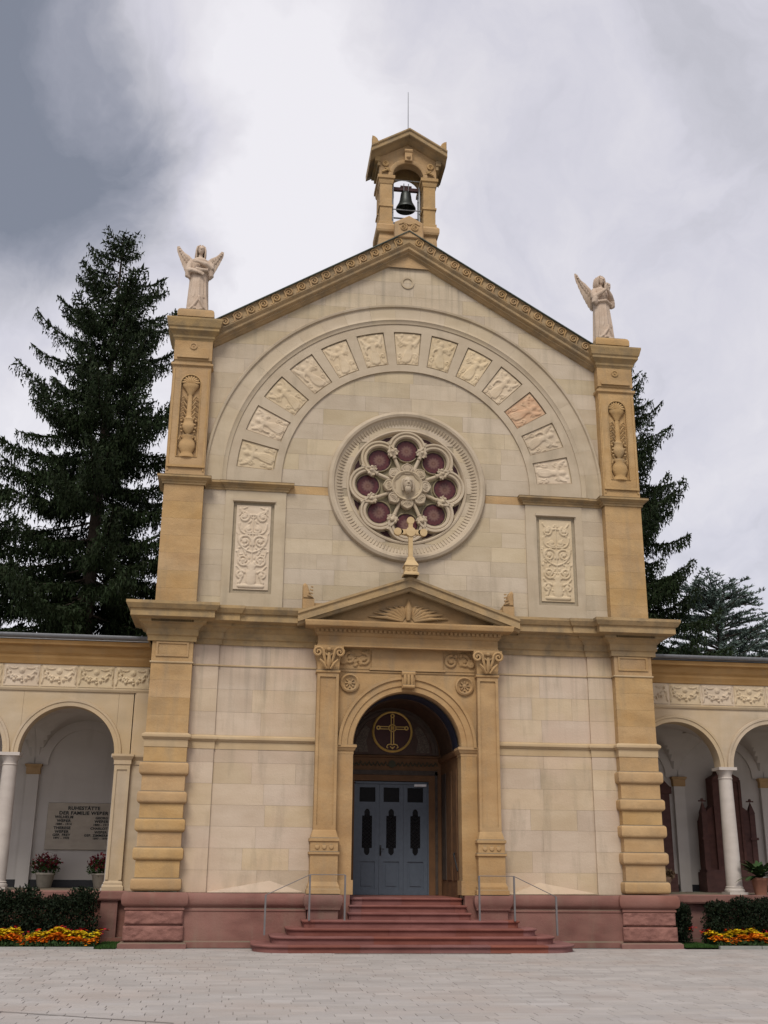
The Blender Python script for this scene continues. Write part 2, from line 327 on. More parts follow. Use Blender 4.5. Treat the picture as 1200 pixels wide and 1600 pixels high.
    def mesh(s, name, mat, smooth=False, ang=35, recalc=False):
        me = bpy.data.meshes.new(name); me.from_pydata(s.v, [], s.f); me.materials.append(mat)
        if recalc:
            bm = bmesh.new(); bm.from_mesh(me); bmesh.ops.recalc_face_normals(bm, faces=bm.faces); bm.to_mesh(me); bm.free()
        if smooth:
            me.polygons.foreach_set('use_smooth', [True]*len(me.polygons)); me.set_sharp_from_angle(angle=R(ang))
        me.update(); return me
    def build(s, name, mat, parent=None, smooth=False, loc=(0, 0, 0), rot=(0, 0, 0), kind=None, **k):
        return put(name, s.mesh(name, mat, smooth, **k), parent, loc, rot, kind)
def put(name, me, parent=None, loc=(0, 0, 0), rot=(0, 0, 0), kind=None):
    o = bpy.data.objects.new(name, me); C.objects.link(o); o.location = loc; o.rotation_euler = rot
    if parent: o.parent = parent
    if kind: o['kind'] = kind
    return o
def tag(o, label, cat, group=None, kind=None):
    o['label'] = label; o['category'] = cat
    if group: o['group'] = group
    if kind: o['kind'] = kind
    return o
def empty(name, loc=(0, 0, 0), rz=0, parent=None):
    o = bpy.data.objects.new(name, None); C.objects.link(o); o.location = loc; o.rotation_euler = (0, 0, rz); o.empty_display_size = .2
    if parent: o.parent = parent
    return o
def copy_tree(o, parent=None):
    c = o.copy(); C.objects.link(c); c.parent = parent
    for ch in list(o.children): copy_tree(ch, c)
    return c

# carved relief: a height field built from round strokes
def spiral(cx, cz, r_, turns=1.6, sgn=1, a0=0., n=34, tail=None):
    pts = []
    for i in range(n):
        t = i/(n-1); a = a0+sgn*turns*2*PI*t; q = r_*(1-.88*t); pts.append((cx+q*math.cos(a), cz+q*math.sin(a)))
    return pts
def arc2(p, q, bend, n=14):
    p = Vector(p); q = Vector(q); d = q-p; nn = Vector((-d.y, d.x))
    return [tuple(p+d*(i/(n-1))+nn*bend*4*(i/(n-1))*(1-i/(n-1))) for i in range(n)]
def discs(strokes):
    out_ = []
    for pts, ra, rb, hs in strokes:
        n = len(pts)
        for i in range(n):
            t = i/max(1, n-1); r_ = ra+(rb-ra)*t
            out_.append((*pts[i], r_, hs))
            if i < n-1:
                d = math.hypot(pts[i+1][0]-pts[i][0], pts[i+1][1]-pts[i][1]); k = int(d/(r_*.6))
                for j in range(1, k+1):
                    u = j/(k+1); out_.append((pts[i][0]+(pts[i+1][0]-pts[i][0])*u, pts[i][1]+(pts[i+1][1]-pts[i][1])*u, r_, hs))
    return out_
def field(X, Z, strokes):
    H = np.zeros_like(X)
    for x, z, r_, hs in discs(strokes):
        H = np.maximum(H, hs*np.clip(1-((X-x)**2+(Z-z)**2)/(r_*r_), 0, 1)**.36)
    return H
def relief(w, h, strokes, nx, nz, depth, base=.0, x0=0, z0=0, rough=.0):
    xs = np.linspace(-w/2, w/2, nx); zs = np.linspace(0, h, nz); X, Z = np.meshgrid(xs, zs)
    H = field(X, Z, strokes)*depth + rng.random(X.shape)*rough
    H[0, :] = H[-1, :] = 0; H[:, 0] = H[:, -1] = 0
    b = MB(); b.v = [(x+x0, -base-hh, z+z0) for x, z, hh in zip(X.ravel(), Z.ravel(), H.ravel())]
    b.f = [(j*nx+i, j*nx+i+1, (j+1)*nx+i+1, (j+1)*nx+i) for j in range(nz-1) for i in range(nx-1)]
    o = len(b.v)                                    # thickness behind
    b.add([(-w/2+x0, 0.02, z0), (w/2+x0, .02, z0), (w/2+x0, .02, h+z0), (-w/2+x0, .02, h+z0)], [])
    c = [0, nx-1, nz*nx-1, (nz-1)*nx]
    b.f += [(o, o+1, c[1], c[0]), (o+1, o+2, c[2], c[1]), (o+2, o+3, c[3], c[2]), (o+3, o, c[0], c[3])]
    return b
def mirror(strokes): return strokes + [([(-x, z) for x, z in p], a, b_, h) for p, a, b_, h in strokes]

def clip_poly(poly, a, b, c):                       # keep a*x+b*z<=c
    out_ = []
    for i in range(len(poly)):
        p, q = poly[i], poly[(i+1) % len(poly)]; dp = a*p[0]+b*p[1]-c; dq = a*q[0]+b*q[1]-c
        if dp <= 0: out_.append(p)
        if dp*dq < 0:
            t = dp/(dp-dq); out_.append((p[0]+(q[0]-p[0])*t, p[1]+(q[1]-p[1])*t))
    return out_
UNIT = {}
def block(parent, name, x0, x1, z0, z1, yf, yb, mat, clips=(), gap=.0018):
    """one ashlar: a shared bevelled unit block, or its own prism where the gable cuts it"""
    yf = yf-random.uniform(0, .0025)
    poly = [(x0+gap, z0+gap), (x1-gap, z0+gap), (x1-gap, z1-gap), (x0+gap, z1-gap)]
    cut = poly
    for c_ in clips: cut = clip_poly(cut, *c_)
    if len(cut) < 3: return None
    if cut == poly:
        if mat.name not in UNIT:
            b = MB(); n = 4; i_ = .0
            b.prism([(-.5, -.5), (.5, -.5), (.5, .5), (-.5, .5)], 0, 1); UNIT[mat.name] = b.mesh('stone_block', mat)
        o = put(name, UNIT[mat.name], parent, ((x0+x1)/2, yf, (z0+z1)/2)); o.scale = (x1-x0-2*gap, yb-yf, z1-z0-2*gap)
        return o
    cx = sum(p[0] for p in cut)/len(cut); cz = sum(p[1] for p in cut)/len(cut)
    return MB().prism([(x-cx, z-cz) for x, z in cut], 0, yb-yf).build(name, mat, parent, loc=(cx, yf, cz))
def courses(parent, x0, x1, z0, z1, h, wmin, wmax, yf, yb, mat, clips=(), skip=None, name='stone_block'):
    n = max(1, round((z1-z0)/h)); hh = (z1-z0)/n
    for i in range(n):
        za, zb = z0+i*hh, z0+(i+1)*hh
        cuts = [x0]; x = x0 + (random.uniform(.45, 1)*wmax if i % 2 else random.uniform(.8, 1.)*wmax)
        while x < x1-wmin*.55: cuts.append(x); x += random.uniform(wmin, wmax)
        cuts.append(x1)
        for a, b in zip(cuts, cuts[1:]):
            if skip and skip(a, b, za, zb): continue
            block(parent, name, a, b, za, zb, yf, yb, mat, clips)

# ================================================================== GROUND
b = MB(); b.add([(-400, -300, -.03), (400, -300, -.03), (400, 700, -.03), (-400, 700, -.03)], [(0, 1, 2, 3)])
put('ground', b.mesh('ground', plain('earth_and_turf', (.05, .065, .025), .95, var=.3, scale=.8)), kind='structure')
PAVE = stone('grey_paving_stone', (.30, .275, .258), (.36, .333, .315), .9, rand=.5, bump=.18, tint=(.315, .265, .235), fine=30)
JOINT = plain('paving_joint_sand', (.275, .253, .237), .95, var=.15, scale=6)
plaza = MB().add([(-60, -60, -.012), (60, -60, -.012), (60, -.7, -.012), (-60, -.7, -.012)], [(0, 1, 2, 3)])
plaza.add([(-6.72, -.7, -.012), (6.72, -.7, -.012), (6.72, .3, -.012), (-6.72, .3, -.012)], [(0, 1, 2, 3)])
plaza = put('plaza', plaza.mesh('plaza', JOINT), kind='structure')
pm = MB(); pm.add([(-.5, -.5, .0), (.5, -.5, .0), (.5, .5, .0), (-.5, .5, .0), (-.49, -.48, 1), (.49, -.48, 1), (.49, .48, 1), (-.49, .48, 1)], [(4, 5, 6, 7), (0, 1, 5, 4), (1, 2, 6, 5), (2, 3, 7, 6), (3, 0, 4, 7)])
pmesh = pm.mesh('paving_stone', PAVE)
PAVEV = stone('grey_paving_stone_field', (.30, .275, .258), (.36, .333, .315), .9, bump=.18, tint=(.315, .265, .235), fine=30)
_t = PAVEV.node_tree; _bs = _t.nodes['Principled BSDF']; _l = _bs.inputs['Base Color'].links[0].from_socket
_h = _t.nodes.new('ShaderNodeHueSaturation'); _g = _t.nodes.new('ShaderNodeNewGeometry'); _m = _t.nodes.new('ShaderNodeMapRange')
_m.inputs[3].default_value = .90; _m.inputs[4].default_value = 1.08; _t.links.new(_g.outputs['Random Per Island'], _m.inputs[0]); _t.links.new(_m.outputs[0], _h.inputs['Value']); _t.links.new(_l, _h.inputs['Color']); _t.links.new(_h.outputs[0], _bs.inputs['Base Color'])
field_b = MB(); near = 0
rowh = .27; y = -16.2; row = 0
while y < -.9:
    x = -17 + random.uniform(0, .4)
    while x < 17:
        w = random.choice((.40, .46, .52, .58)); h = random.uniform(-.0015, .0015)
        inwin = (-8.2 < x < 3.6) and (-14.2 < y < -10.8)
        if inwin and near < 300:
            o = put('paving_stone', pmesh, plaza, (x+w/2, y+rowh/2, -.012)); o.scale = (w-.006, rowh-.006, .014+h); o.rotation_euler = (random.uniform(-.006, .006), random.uniform(-.006, .006), random.uniform(-.012, .012)); near += 1
        elif y > -14.4 and abs(x) < 13.5:
            a = .003; z = .002+h
            field_b.add([(x+a, y+a, -.012), (x+w-a, y+a, -.012), (x+w-a, y+rowh-a, -.012), (x+a, y+rowh-a, -.012), (x+a+.006, y+a+.006, z), (x+w-a-.006, y+a+.006, z), (x+w-a-.006, y+rowh-a-.006, z), (x+a+.006, y+rowh-a-.006, z)],
                        [(4, 5, 6, 7), (0, 1, 5, 4), (1, 2, 6, 5), (2, 3, 7, 6), (3, 0, 4, 7)])
        x += w
    y += rowh; row += 1
field_b.build('paving_stones', PAVEV, plaza, kind='stuff')
IRON = plain('rusty_drain_iron', (.10, .085, .075), .8)
b = MB(); b.add([(-8.6, -11.1, .009), (-4.75, -13.22, .009), (-4.74, -13.19, .009), (-8.6, -11.07, .009)], [(0, 1, 2, 3)]); b.build('slot_drain', IRON, plaza)
b = MB(); b.box(-1.9, 2.0, -2.30, -2.235, -.01, .012); b.build('slot_drain', IRON, plaza)

# ================================================================== CHAPEL
ch = empty('chapel'); tag(ch, 'cream and gold sandstone chapel front with rose window, big arch and bell turret', 'chapel')
ZC, RO = 11.62, 5.45            # centre of the great arch and its outer radius
def rake(x): return 18.70-.610*abs(x)          # underside of the gable coping on the wall
GCL = ((.610, 1, 18.74), (-.610, 1, 18.74))
# ---- backing wall (mortar) and body behind
wall = MB()
wall.prism([(-5.45, 1.1), (-1.38, 1.1), (-1.38, 4.66), *[(1.38*math.cos(R(a)), 4.66+1.38*math.sin(R(a))) for a in range(170, 5, -10)], (1.38, 4.66), (1.38, 1.1), (5.45, 1.1), (5.45, 15.40), (0, 18.73), (-5.45, 15.40)], .012, .8)
wall = wall.build('wall', MORTAR, ch)
# lower ashlar
for sg in (-1, 1):
    xa, xb = sorted((sg*2.3, sg*4.78)); xc, xd = sorted((sg*4.78, sg*5.46))
    for z0, z1, n in ((1.2, 4.70, .5), (4.86, 6.56, .5), (6.6, 7.2, .6)):
        courses(wall, xa, xb, z0, z1, n, .8, 1.35, 0, .3, LOWER)
        courses(wall, xc, xd, z0, z1, n, .7, 1.2, -.05, .3, LOWER)
# upper ashlar
hid = lambda a, b, za, zb: all(math.hypot(px, pz-ZC) < 1.95 for px in (a, b) for pz in (za, zb))
courses(wall, -3.3, 3.3, 7.95, 11.24, .41, .8, 1.5, 0, .3, CREAM, skip=hid)
for sg in (-1, 1):
    xs = sorted((sg*2.0, sg*3.3)); block(wall, 'stone_block', *xs, 11.24, 11.47, 0, .3, GOLD)
    xs = sorted((sg*4.84, sg*5.46)); courses(wall, *xs, 7.95, 11.26, .41, .5, 1.0, -.02, .3, CREAM)
def hid2(a, b, za, zb):
    pts = [(px, pz-ZC) for px in (a, (a+b)/2, b) for pz in (za, zb)]
    rr = [math.hypot(*p) for p in pts]
    return all(q < 1.95 for q in rr) or all(3.5 < q < 5.4 for q in rr) or za > rake(min(abs(a), abs(b)) if a*b > 0 else 0)
courses(wall, -5.46, 5.46, 11.48, 18.75, .45, 1.0, 1.7, 0, .3, CREAM, clips=GCL, skip=hid2)
# ---- round opening for the rose window, cut through the wall and the ashlars round it
def cut_with(o, cutter):
    md = o.modifiers.new('cut', 'BOOLEAN'); md.operation = 'DIFFERENCE'; md.object = cutter; md.solver = 'EXACT'
    dg = bpy.context.evaluated_depsgraph_get(); me = bpy.data.meshes.new_from_object(o.evaluated_get(dg)); o.modifiers.remove(md)
    nm = o.data.name; o.data = me; me.name = nm
_c = MB(); _c.prism([(1.6*math.cos(2*PI*i/64), ZC+1.6*math.sin(2*PI*i/64)) for i in range(64)], -.5, 1.5)
cutter = put('cutter', _c.mesh('cutter', MORTAR, recalc=True)); bpy.context.view_layer.update()
for o in [wall]+[c_ for c_ in wall.children]:
    if o is not wall:
        hx_, hz_ = (o.dimensions.x/2+.02, o.dimensions.z/2+.02); dx = max(0, abs(o.location.x)-hx_); dz = max(0, abs(o.location.z-ZC)-hz_)
        if math.hypot(dx, dz) > 1.6 or o.location.z < 8.5: continue
    cut_with(o, cutter)
    if len(o.data.vertices) == 0: bpy.data.objects.remove(o)
bpy.data.objects.remove(cutter)
# small round boss under the gable
MB().revolve(0, 17.72, [(.19, .0), (.19, -.03), (.14, -.03), (.12, .01), (.001, .01)], 0, 360, 24).build('round_boss', CREAM2, ch, True, loc=(0, 0, .12))
# ---- weathered wedge on the plinth ledge either side of the portal
for sg in (-1, 1):
    x0, x1 = sorted((sg*2.5, sg*4.75)); xm = sg*3.3
    b = MB(); b.add([(x0, -.34, 1.2), (x1, -.34, 1.2), (x1, -.003, 1.22), (xm, -.005, 1.47), (x0, -.003, 1.22)], [(0, 1, 2, 3), (0, 3, 4), (2, 1, 0, 4), (4, 3, 2)])
    b.build('sloping_ledge', LOWER, ch)
# ---- great arch: voussoirs of the outer ring, coffer band, panels
arch = empty('great_arch', parent=ch)
nv = 23; a0, a1 = -1.5, 181.5
for i in range(nv):
    s0 = a0+(a1-a0)*i/nv; s1 = a0+(a1-a0)*(i+1)/nv
    b = MB(); b.revolve(0, 0, [(4.86, .1), (4.86, -.075), (4.93, -.085), (4.97, -.115), (5.02, -.085), (5.06, -.07), (5.36, -.07), (5.385, -.12), (5.44, -.13), (5.46, -.1), (5.46, .1)], s0+.012-90, s1-.012-90, 6)
    k = len(b.v); nprof = 11; b.f += [tuple(range(nprof-1, -1, -1)), tuple(range(k-nprof, k))]
    b.xform(Matrix.Rotation(R(-90), 4, 'Y'))
    b.build('voussoir', CREAM2, arch, True, loc=(0, 0, ZC))
cf = MB()
cf.ring(0, ZC, 3.40, 3.60, -1.8, 181.8, -.05, .1, 72); cf.ring(0, ZC, 4.62, 4.86, -1.8, 181.8, -.05, .1, 72)
cang = [90+(i-6)*13.55 for i in range(13)]; hw = 4.95
ed = [-1.8] + [x for c_ in sorted(cang) for x in (c_-hw, c_+hw)] + [181.8]
for s0, s1 in zip(ed[::2], ed[1::2]): cf.ring(0, ZC, 3.60, 4.62, s0, s1, -.05, .1, 6)
cf.build('coffer_frame', CREAM2, arch)
cb = MB(); cb.ring(0, ZC, 3.5, 4.7, 0, 180, .045, .1, 72); cb.build('coffer_back', CREAM2, arch)
def angel_strokes(var):
    """a winged robed figure, head outward, in a space -0.42..0.42 by 0..1; its arms, wings and scrolls differ from panel to panel"""
    rr = random.Random(var*13+5); lean = (-.07, .05, .0, .08)[var]; st = []
    st += [([(lean, .80), (lean, .815)], .075, .075, 1.0), ([(lean, .80), (lean, .805)], .11, .11, .45), ([(lean, .66), (lean*.5, .46)], .10, .085, .95)]
    for k in (-2, -1, 0, 1, 2):                 # robe folds spreading to the hem
        st.append((arc2((lean*.5+k*.025, .48), (k*.062-lean, .06+.02*abs(k)), .10*k/2+lean), .04, .045, .85-.06*abs(k)))
    for sx in (-1, 1):
        w0 = (sx*.09+lean, .64); tip = (sx*rr.uniform(.33, .38), rr.uniform(.86, .95))
        st += [(arc2(w0, tip, -.18*sx), .06, .03, .75)]
        for q in (.25, .5, .75): st.append((arc2((w0[0]+(tip[0]-w0[0])*q, w0[1]+(tip[1]-w0[1])*q), (sx*(.24+.12*q), .52+.16*q), -.1*sx), .035, .018, .6))
        if var % 2: st.append((arc2((sx*.09+lean, .64), (sx*.02+lean, .52), -.5*sx), .04, .035, 1.0))
        else: st.append((arc2((sx*.09+lean, .64), (sx*.27, .50+.1*sx), .3*sx), .04, .03, .95))
        st += [(spiral(sx*.29, .27, .085, 1.3, sx*(1 if var < 2 else -1), rr.random()*6), .026, .018, .6), (spiral(sx*.33, .09, .06, 1.2, -sx, rr.random()*6), .024, .016, .6), (spiral(sx*.20, .93, .05, 1.2, sx, rr.random()*6), .02, .014, .5)]
        for k in range(4): x = rr.uniform(.16, .4); z = rr.uniform(.04, .45); st.append((arc2((sx*x, z), (sx*(x+rr.uniform(-.07, .07)), z+rr.uniform(-.1, .1)), rr.uniform(-.4, .4)), .022, .012, .45))
    return st
cmesh = []
for var in range(4):
    st = angel_strokes(var); nr, na = 44, 38
    rr_ = np.linspace(3.64, 4.59, nr); aa = np.linspace(-R(hw-.32), R(hw-.32), na); RR, AA = np.meshgrid(rr_, aa, indexing='ij')
    Hh = field(AA/R(hw-.32)*.42, (RR-3.64)/.95, st)*.038; Hh[0] = Hh[-1] = 0; Hh[:, 0] = Hh[:, -1] = 0
    b = MB(); b.v = [(q*math.sin(t), -h-.014, q*math.cos(t)) for q, t, h in zip(RR.ravel(), AA.ravel(), Hh.ravel())]
    b.f = [(j*na+i, j*na+i+1, (j+1)*na+i+1, (j+1)*na+i) for j in range(nr-1) for i in range(na-1)]
    cor = [0, na-1, nr*na-1, (nr-1)*na]; o_ = len(b.v); b.add([(b.v[c_][0], .045, b.v[c_][2]) for c_ in cor], [])
    b.f += [(o_+i, o_+(i+1) % 4, cor[(i+1) % 4], cor[i]) for i in range(4)]
    cmesh.append(b.mesh('relief_panel', RELIEF, True, ang=60))
for i, c_ in enumerate(sorted(cang)):
    o = put('relief_panel', cmesh[(i*3+1) % 4], arch, (0, 0, ZC), (0, R(90-c_), 0))
    if i == 2:
        o.data = cmesh[1].copy(); o.data.materials.clear(); o.data.materials.append(RELIEF_R); o['label'] = 'reddish carved figure panel, third up on the right'
# ---- impost piers under the arch with tall relief panels
for sg in (-1, 1):
    pr_ = MB(); x0, x1 = sorted((sg*3.25, sg*4.84)); xi, xo = sorted((sg*3.55, sg*4.62))
    pr_.box(x0, xi, -.05, .1, 8.0, 11.27); pr_.box(xo, x1, -.05, .1, 8.0, 11.27); pr_.box(xi, xo, -.05, .1, 8.0, 8.46); pr_.box(xi, xo, -.05, .1, 10.93, 11.27)
    pr_.box(xi, xo, .03, .1, 8.46, 10.93)
    pr_ = pr_.build('impost_pier', CREAM2, ch)
    w, h = .90, 2.28; st = []
    st += [([(.0, .22), (.0, .5)], .13, .06, 1.), ([(0, .55), (0, .62)], .09, .1, .9), ([(.0, .62), (0, 2.0)], .02, .018, .6), ([(-.3, .09), (.3, .09)], .05, .05, .8)]
    for cx, cz, q, t_, s_, ax in [(.22, .78, .16, 1.7, 1, 3.5), (.2, 1.28, .19, 1.8, -1, 3.6), (.24, 1.95, .13, 1.6, 1, 2), (.27, .38, .12, 1.5, -1, 2.5), (.12, 1.62, .09, 1.3, 1, 4)]:
        st += mirror([(spiral(cx, cz, q, t_, s_, ax), .034, .022, .75), ([(cx, cz), (cx+.001, cz)], .055, .05, 1.)])
    st += mirror([(arc2((.03, .6), (.36, 1.05), -.18), .03, .02, .7), (arc2((.03, 1.0), (.38, 1.5), -.2), .028, .02, .7), (arc2((.02, 1.5), (.36, 1.78), -.3), .026, .02, .7), (arc2((.02, 2.02), (.36, 2.17), -.2), .03, .02, .7), (arc2((.3, .18), (.38, .62), .2), .04, .02, .7)])
    for k in range(26):
        x = random.uniform(.04, .40); z = random.uniform(.2, 2.2); q = arc2((x, z), (min(.42, max(.02, x+random.uniform(-.1, .1))), z+random.uniform(-.1, .1)), random.uniform(-.4, .4)); st += mirror([(q, .026, .012, .55)])
    b = relief(w, h, st, 62, 140, .042, .012)
    o = b.build('relief_panel', RELIEF, pr_, True, loc=(sg*4.085, -.006, 8.57), ang=60)
    MB().box(-.56, .56, -.1, .0, 0, .055).build('panel_hood', CREAM2, pr_, loc=(sg*4.085, -.0, 10.945))
# ---- mid cornice (impost band), breaks forward round the corner piers
PY = -.30; XI, XO = 5.42, 6.46; YB = .78
prof = [(0, 0), (.03, .0), (.03, .05), (.06, .07), (.06, .1), (.14, .15), (.16, .16), (.16, .21), (.17, .22), (0, .24)]
for sg in (-1, 1):
    path = [(3.22, .1), (3.22, -.05), (4.84, -.05), (4.84, -.02), (5.40, -.02), (5.40, PY), (XO, PY), (XO, YB)]
    if sg < 0: path = [(-x, y) for x, y in path[::-1]]
    MB().sweep(path, [(o_, 11.25+z) for o_, z in prof]).build('impost_cornice', WEATH, ch, recalc=True)
# ---- string course
prof = [(0, 0), (.03, 0), (.05, .03), (.075, .05), (.08, .08), (.07, .115), (.03, .14), (0, .16)]
for sg in (-1, 1):
    path = [(2.28, 0), (4.78, 0), (4.78, -.05), (XI, -.05), (XI, PY), (6.44, PY), (6.44, YB)]
    if sg < 0: path = [(-x, y) for x, y in path[::-1]]
    MB().sweep(path, [(o_, 4.70+z) for o_, z in prof]).build('string_course', STRING, ch, True, recalc=True)
    MB().sweep(path, [(0, 6.56), (.02, 6.56), (.025, 6.58), (.02, 6.6), (0, 6.6)]).build('thin_string', STRING, ch, recalc=True)
    MB().sweep(path, [(0, 4.52), (.012, 4.52), (.012, 4.70), (0, 4.70)]).build('string_band', STRING, ch, recalc=True)
# ---- main cornice
prof = [(0, 7.10), (.04, 7.10), (.04, 7.22), (.07, 7.25), (.07, 7.40), (.09, 7.42), (.15, 7.50), (.22, 7.54), (.22, 7.60), (.36, 7.63), (.38, 7.64), (.38, 7.80), (.42, 7.82), (.47, 7.93), (.47, 8.0), (.30, 8.04), (0, 8.08)]
for sg in (-1, 1):
    path = [(2.2, 0), (4.78, 0), (4.78, -.05), (XI-.02, -.05), (XI-.02, PY), (6.5, PY), (6.5, YB)]
    if sg < 0: path = [(-x, y) for x, y in path[::-1]]
    k = 1.
    MB().sweep(path, [(o_*(1.25), z) for o_, z in prof]).build('main_cornice', WEATH, ch, recalc=True)
    dn = MB()
    for i in range(17):
        x = 5.46+i*.062; dn.box(sg*x-.02, sg*x+.02, PY-.275, PY-.1, 7.545, 7.6)
    dn.build('dentil_row', GOLD, ch)
# ---- corner piers
shell_st = None
for sg in (-1, 1):
    pier = empty('corner_pier', parent=ch)
    xi, xo = sorted((sg*XI, sg*6.44)); xc = sg*(XI+6.44)/2
    # rusticated foot, alternating bands
    bands = [(1.22, 1.52, 1), (1.52, 1.90, 0), (1.90, 2.21, 1), (2.21, 2.54, 0), (2.54, 2.86, 1), (2.86, 3.19, 0), (3.19, 3.49, 1), (3.49, 3.85, 0), (3.85, 4.17, 1), (4.17, 4.70, 0)]
    for z0, z1, big in bands:
        b = MB()
        if big:
            e_ = .075; cx0, cx1, cy0 = xi-e_*(1 if sg < 0 else .9), xo+e_*(.9 if sg < 0 else 1), PY-e_
            pts = lambda q: [(cx0+q, cy0+q), (cx1-q, cy0+q), (cx1-q, YB), (cx0+q, YB)]
            lv = [(z0+.004, .05), (z0+.045, .008), (z0+.08, 0), (z1-.08, 0), (z1-.045, .008), (z1-.004, .05)]
            vs = [(x, y, z) for z, q in lv for x, y in pts(q)]; fs = [(i*4+j, i*4+(j+1) % 4, i*4+4+(j+1) % 4, i*4+4+j) for i in range(5) for j in range(4)] + [(3, 2, 1, 0), (20, 21, 22, 23)]
            b.add(vs, fs).build('rusticated_block', GOLD, pier, True, ang=50)
        else:
            b.box(xi, xo, PY, YB, z0, z1).build('pier_block', GOLD, pier)
    for z0, z1, n in ((4.86, 6.56, 4), (6.6, 7.12, 1)):
        for i in range(n):
            h = (z1-z0)/n; b = MB(); b.box(xi+.01, xo-.005, PY+random.uniform(0, .002), YB, z0+i*h+.0012, z0+(i+1)*h-.0012).build('pier_block', GOLD, pier)
    fr = MB(); x0, x1 = xi+.16, xo-.16
    fr.box(x0-.05, x1+.05, PY-.025, PY+.01, 6.72, 6.77); fr.box(x0-.05, x1+.05, PY-.025, PY+.01, 7.04, 7.09); fr.box(x0-.05, x0, PY-.025, PY+.01, 6.77, 7.04); fr.box(x1, x1+.05, PY-.025, PY+.01, 6.77, 7.04)
    fr.build('panel_frame', GOLD, pier)
    # middle shaft
    for i in range(7):
        h = (11.25-8.0)/7; b = MB(); b.box(xi, xo-.0, PY+random.uniform(0, .002), YB, 8.0+i*h+.0012, 8.0+(i+1)*h-.0012).build('pier_block', GOLD, pier)
    # upper shaft with arched niche
    uxi, uxo = xi, xo
    fr = MB(); nx0, nx1 = xc-.27, xc+.27; zt = 14.12; z0n = 12.02
    yf = PY; yn = PY+.09
    fr.box(uxi, nx0, yf, yn, 11.49, 14.66); fr.box(nx1, uxo, yf, yn, 11.49, 14.66); fr.box(nx0, nx1, yf, yn, 11.49, z0n)
    top = [(nx1, zt)] + [(xc+.27*math.cos(R(a)), zt+.27*math.sin(R(a))) for a in range(15, 180, 15)] + [(nx0, zt), (nx0, 14.66), (nx1, 14.66)]
    top = [(nx0, zt)] + [(xc+.27*math.cos(R(a)), zt+.27*math.sin(R(a))) for a in range(165, 0, -15)] + [(nx1, zt)]
    for p, q in zip(top, top[1:]):
        fr.prism([p, q, (q[0], 14.66), (p[0], 14.66)], yf, yn)
    fr.box(uxi, uxo, yn, YB, 11.49, 14.66)
    fr.build('upper_shaft', GOLD, pier)
    mo = MB(); mo.tube([(nx0, PY, z0n), (nx0, PY, zt)] + [(xc-.27*math.cos(R(a)), PY, zt+.27*math.sin(R(a))) for a in range(15, 180, 15)] + [(nx1, PY, zt), (nx1, PY, z0n), (nx0, PY, z0n)], .018, 6)
    mo.box(uxi+.03, uxi+.07, PY-.02, PY+.01, 11.62, 14.56); mo.box(uxo-.07, uxo-.03, PY-.02, PY+.01, 11.62, 14.56); mo.box(uxi+.02, uxo-.02, PY-.05, PY+.01, 11.72, 11.78)
    mo.build('niche_moulding', GOLD, pier, True)
    cd = MB(); yc = PY+.06
    for k in range(9):        # scallop shell
        a = R(12+k*19.5); cd.tube([(xc, yc-.02, zt), (xc+.15*math.cos(a), yc-.05, zt-.0+.15*math.sin(a)), (xc+.235*math.cos(a), yc-.03, zt+.235*math.sin(a))], [.02, .035, .03], 6)
    cd.build('scallop_shell', GOLD, pier, True)
    cd = MB(); cd.lathe([(.21, 0), (.21, .05), (.15, .12), (.17, .16), (.23, .3), (.21, .42), (.15, .52), (.18, .56), (.18, .62), (.05, .66), (.08, .7), (.13, .76), (.17, .86), (.17, .94), (.13, 1.0), (.14, 1.06), (.16, 1.1), (.10, 1.14), (.075, 1.2), (.06, 1.75), (.055, 1.8), (.09, 1.83), (.10, 1.88), (.18, 1.98), (.22, 2.04), (.22, 2.09)], 18, xc, yc, z0n, .55)
    for sx in (-1, 1):
        cd.tube([(xc+sx*.12, yc-.03, 12.55), (xc+sx*.2, yc-.07, 12.6), (xc+sx*.22, yc-.05, 12.5)], .03, 6)
        for k in range(5):
            z = 13.05+k*.15; cd.tube([(xc+sx*.08, yc-.02, z), (xc+sx*.16, yc-.05, z+.1), (xc+sx*.22, yc-.03, z+.06)], [.02, .035, .015], 6)
        for k in range(4):
            z = 12.75+k*.1; cd.ball((xc+sx*(.17+.02*(k % 2)), yc-.03, z), .035, 7, 5)
    cd.build('candelabrum_relief', GOLD, pier, True, ang=50)
    # capital block of the pier: mouldings, frieze with roundel, crown cornice
    rect = [(uxi, YB), (uxi, PY), (uxo, PY), (uxo, YB)]
    cp = MB(); cp.sweep(rect, [(0, 14.62), (.05, 14.66), (.05, 14.72), (-.03, 14.76), (-.03, 14.80), (.0, 14.83), (.0, 15.46)])
    cp.box(xc-.42, xc+.42, PY-.05, PY+.02, 14.88, 14.95); cp.prism([(xc-.42, 14.95), (xc+.42, 14.95), (xc+.36, 15.03), (xc-.36, 15.03)], PY-.04, PY+.02)
    cp.build('pier_capital', GOLD, pier, recalc=True)
    MB().revolve(xc, 15.24, [(.1, 0), (.1, -.025), (.07, -.03), (.06, -.01), (.025, -.01), (.02, -.03), (.001, -.03)], 0, 360, 18).build('roundel', GOLD, pier, True, loc=(0, PY, 0))
    cc = MB(); cc.sweep(rect, [(0, 15.40), (.02, 15.44), (.05, 15.48), (.05, 15.54), (.1, 15.60), (.16, 15.66), (.16, 15.72), (.19, 15.76), (.22, 15.88), (.24, 15.95), (.24, 16.0), (0, 16.02)]); cc.box(uxi+.006, uxo-.006, PY+.006, YB, 15.47, 16.012)
    cc.build('crown_cornice', WEATH, pier, recalc=True)
    pd = MB(); p0, p1 = xc-.47, xc+.47; q0, q1 = PY+.02, PY+.02+.94
    pd.box(p0, p1, q0, q1, 16.0, 16.15)
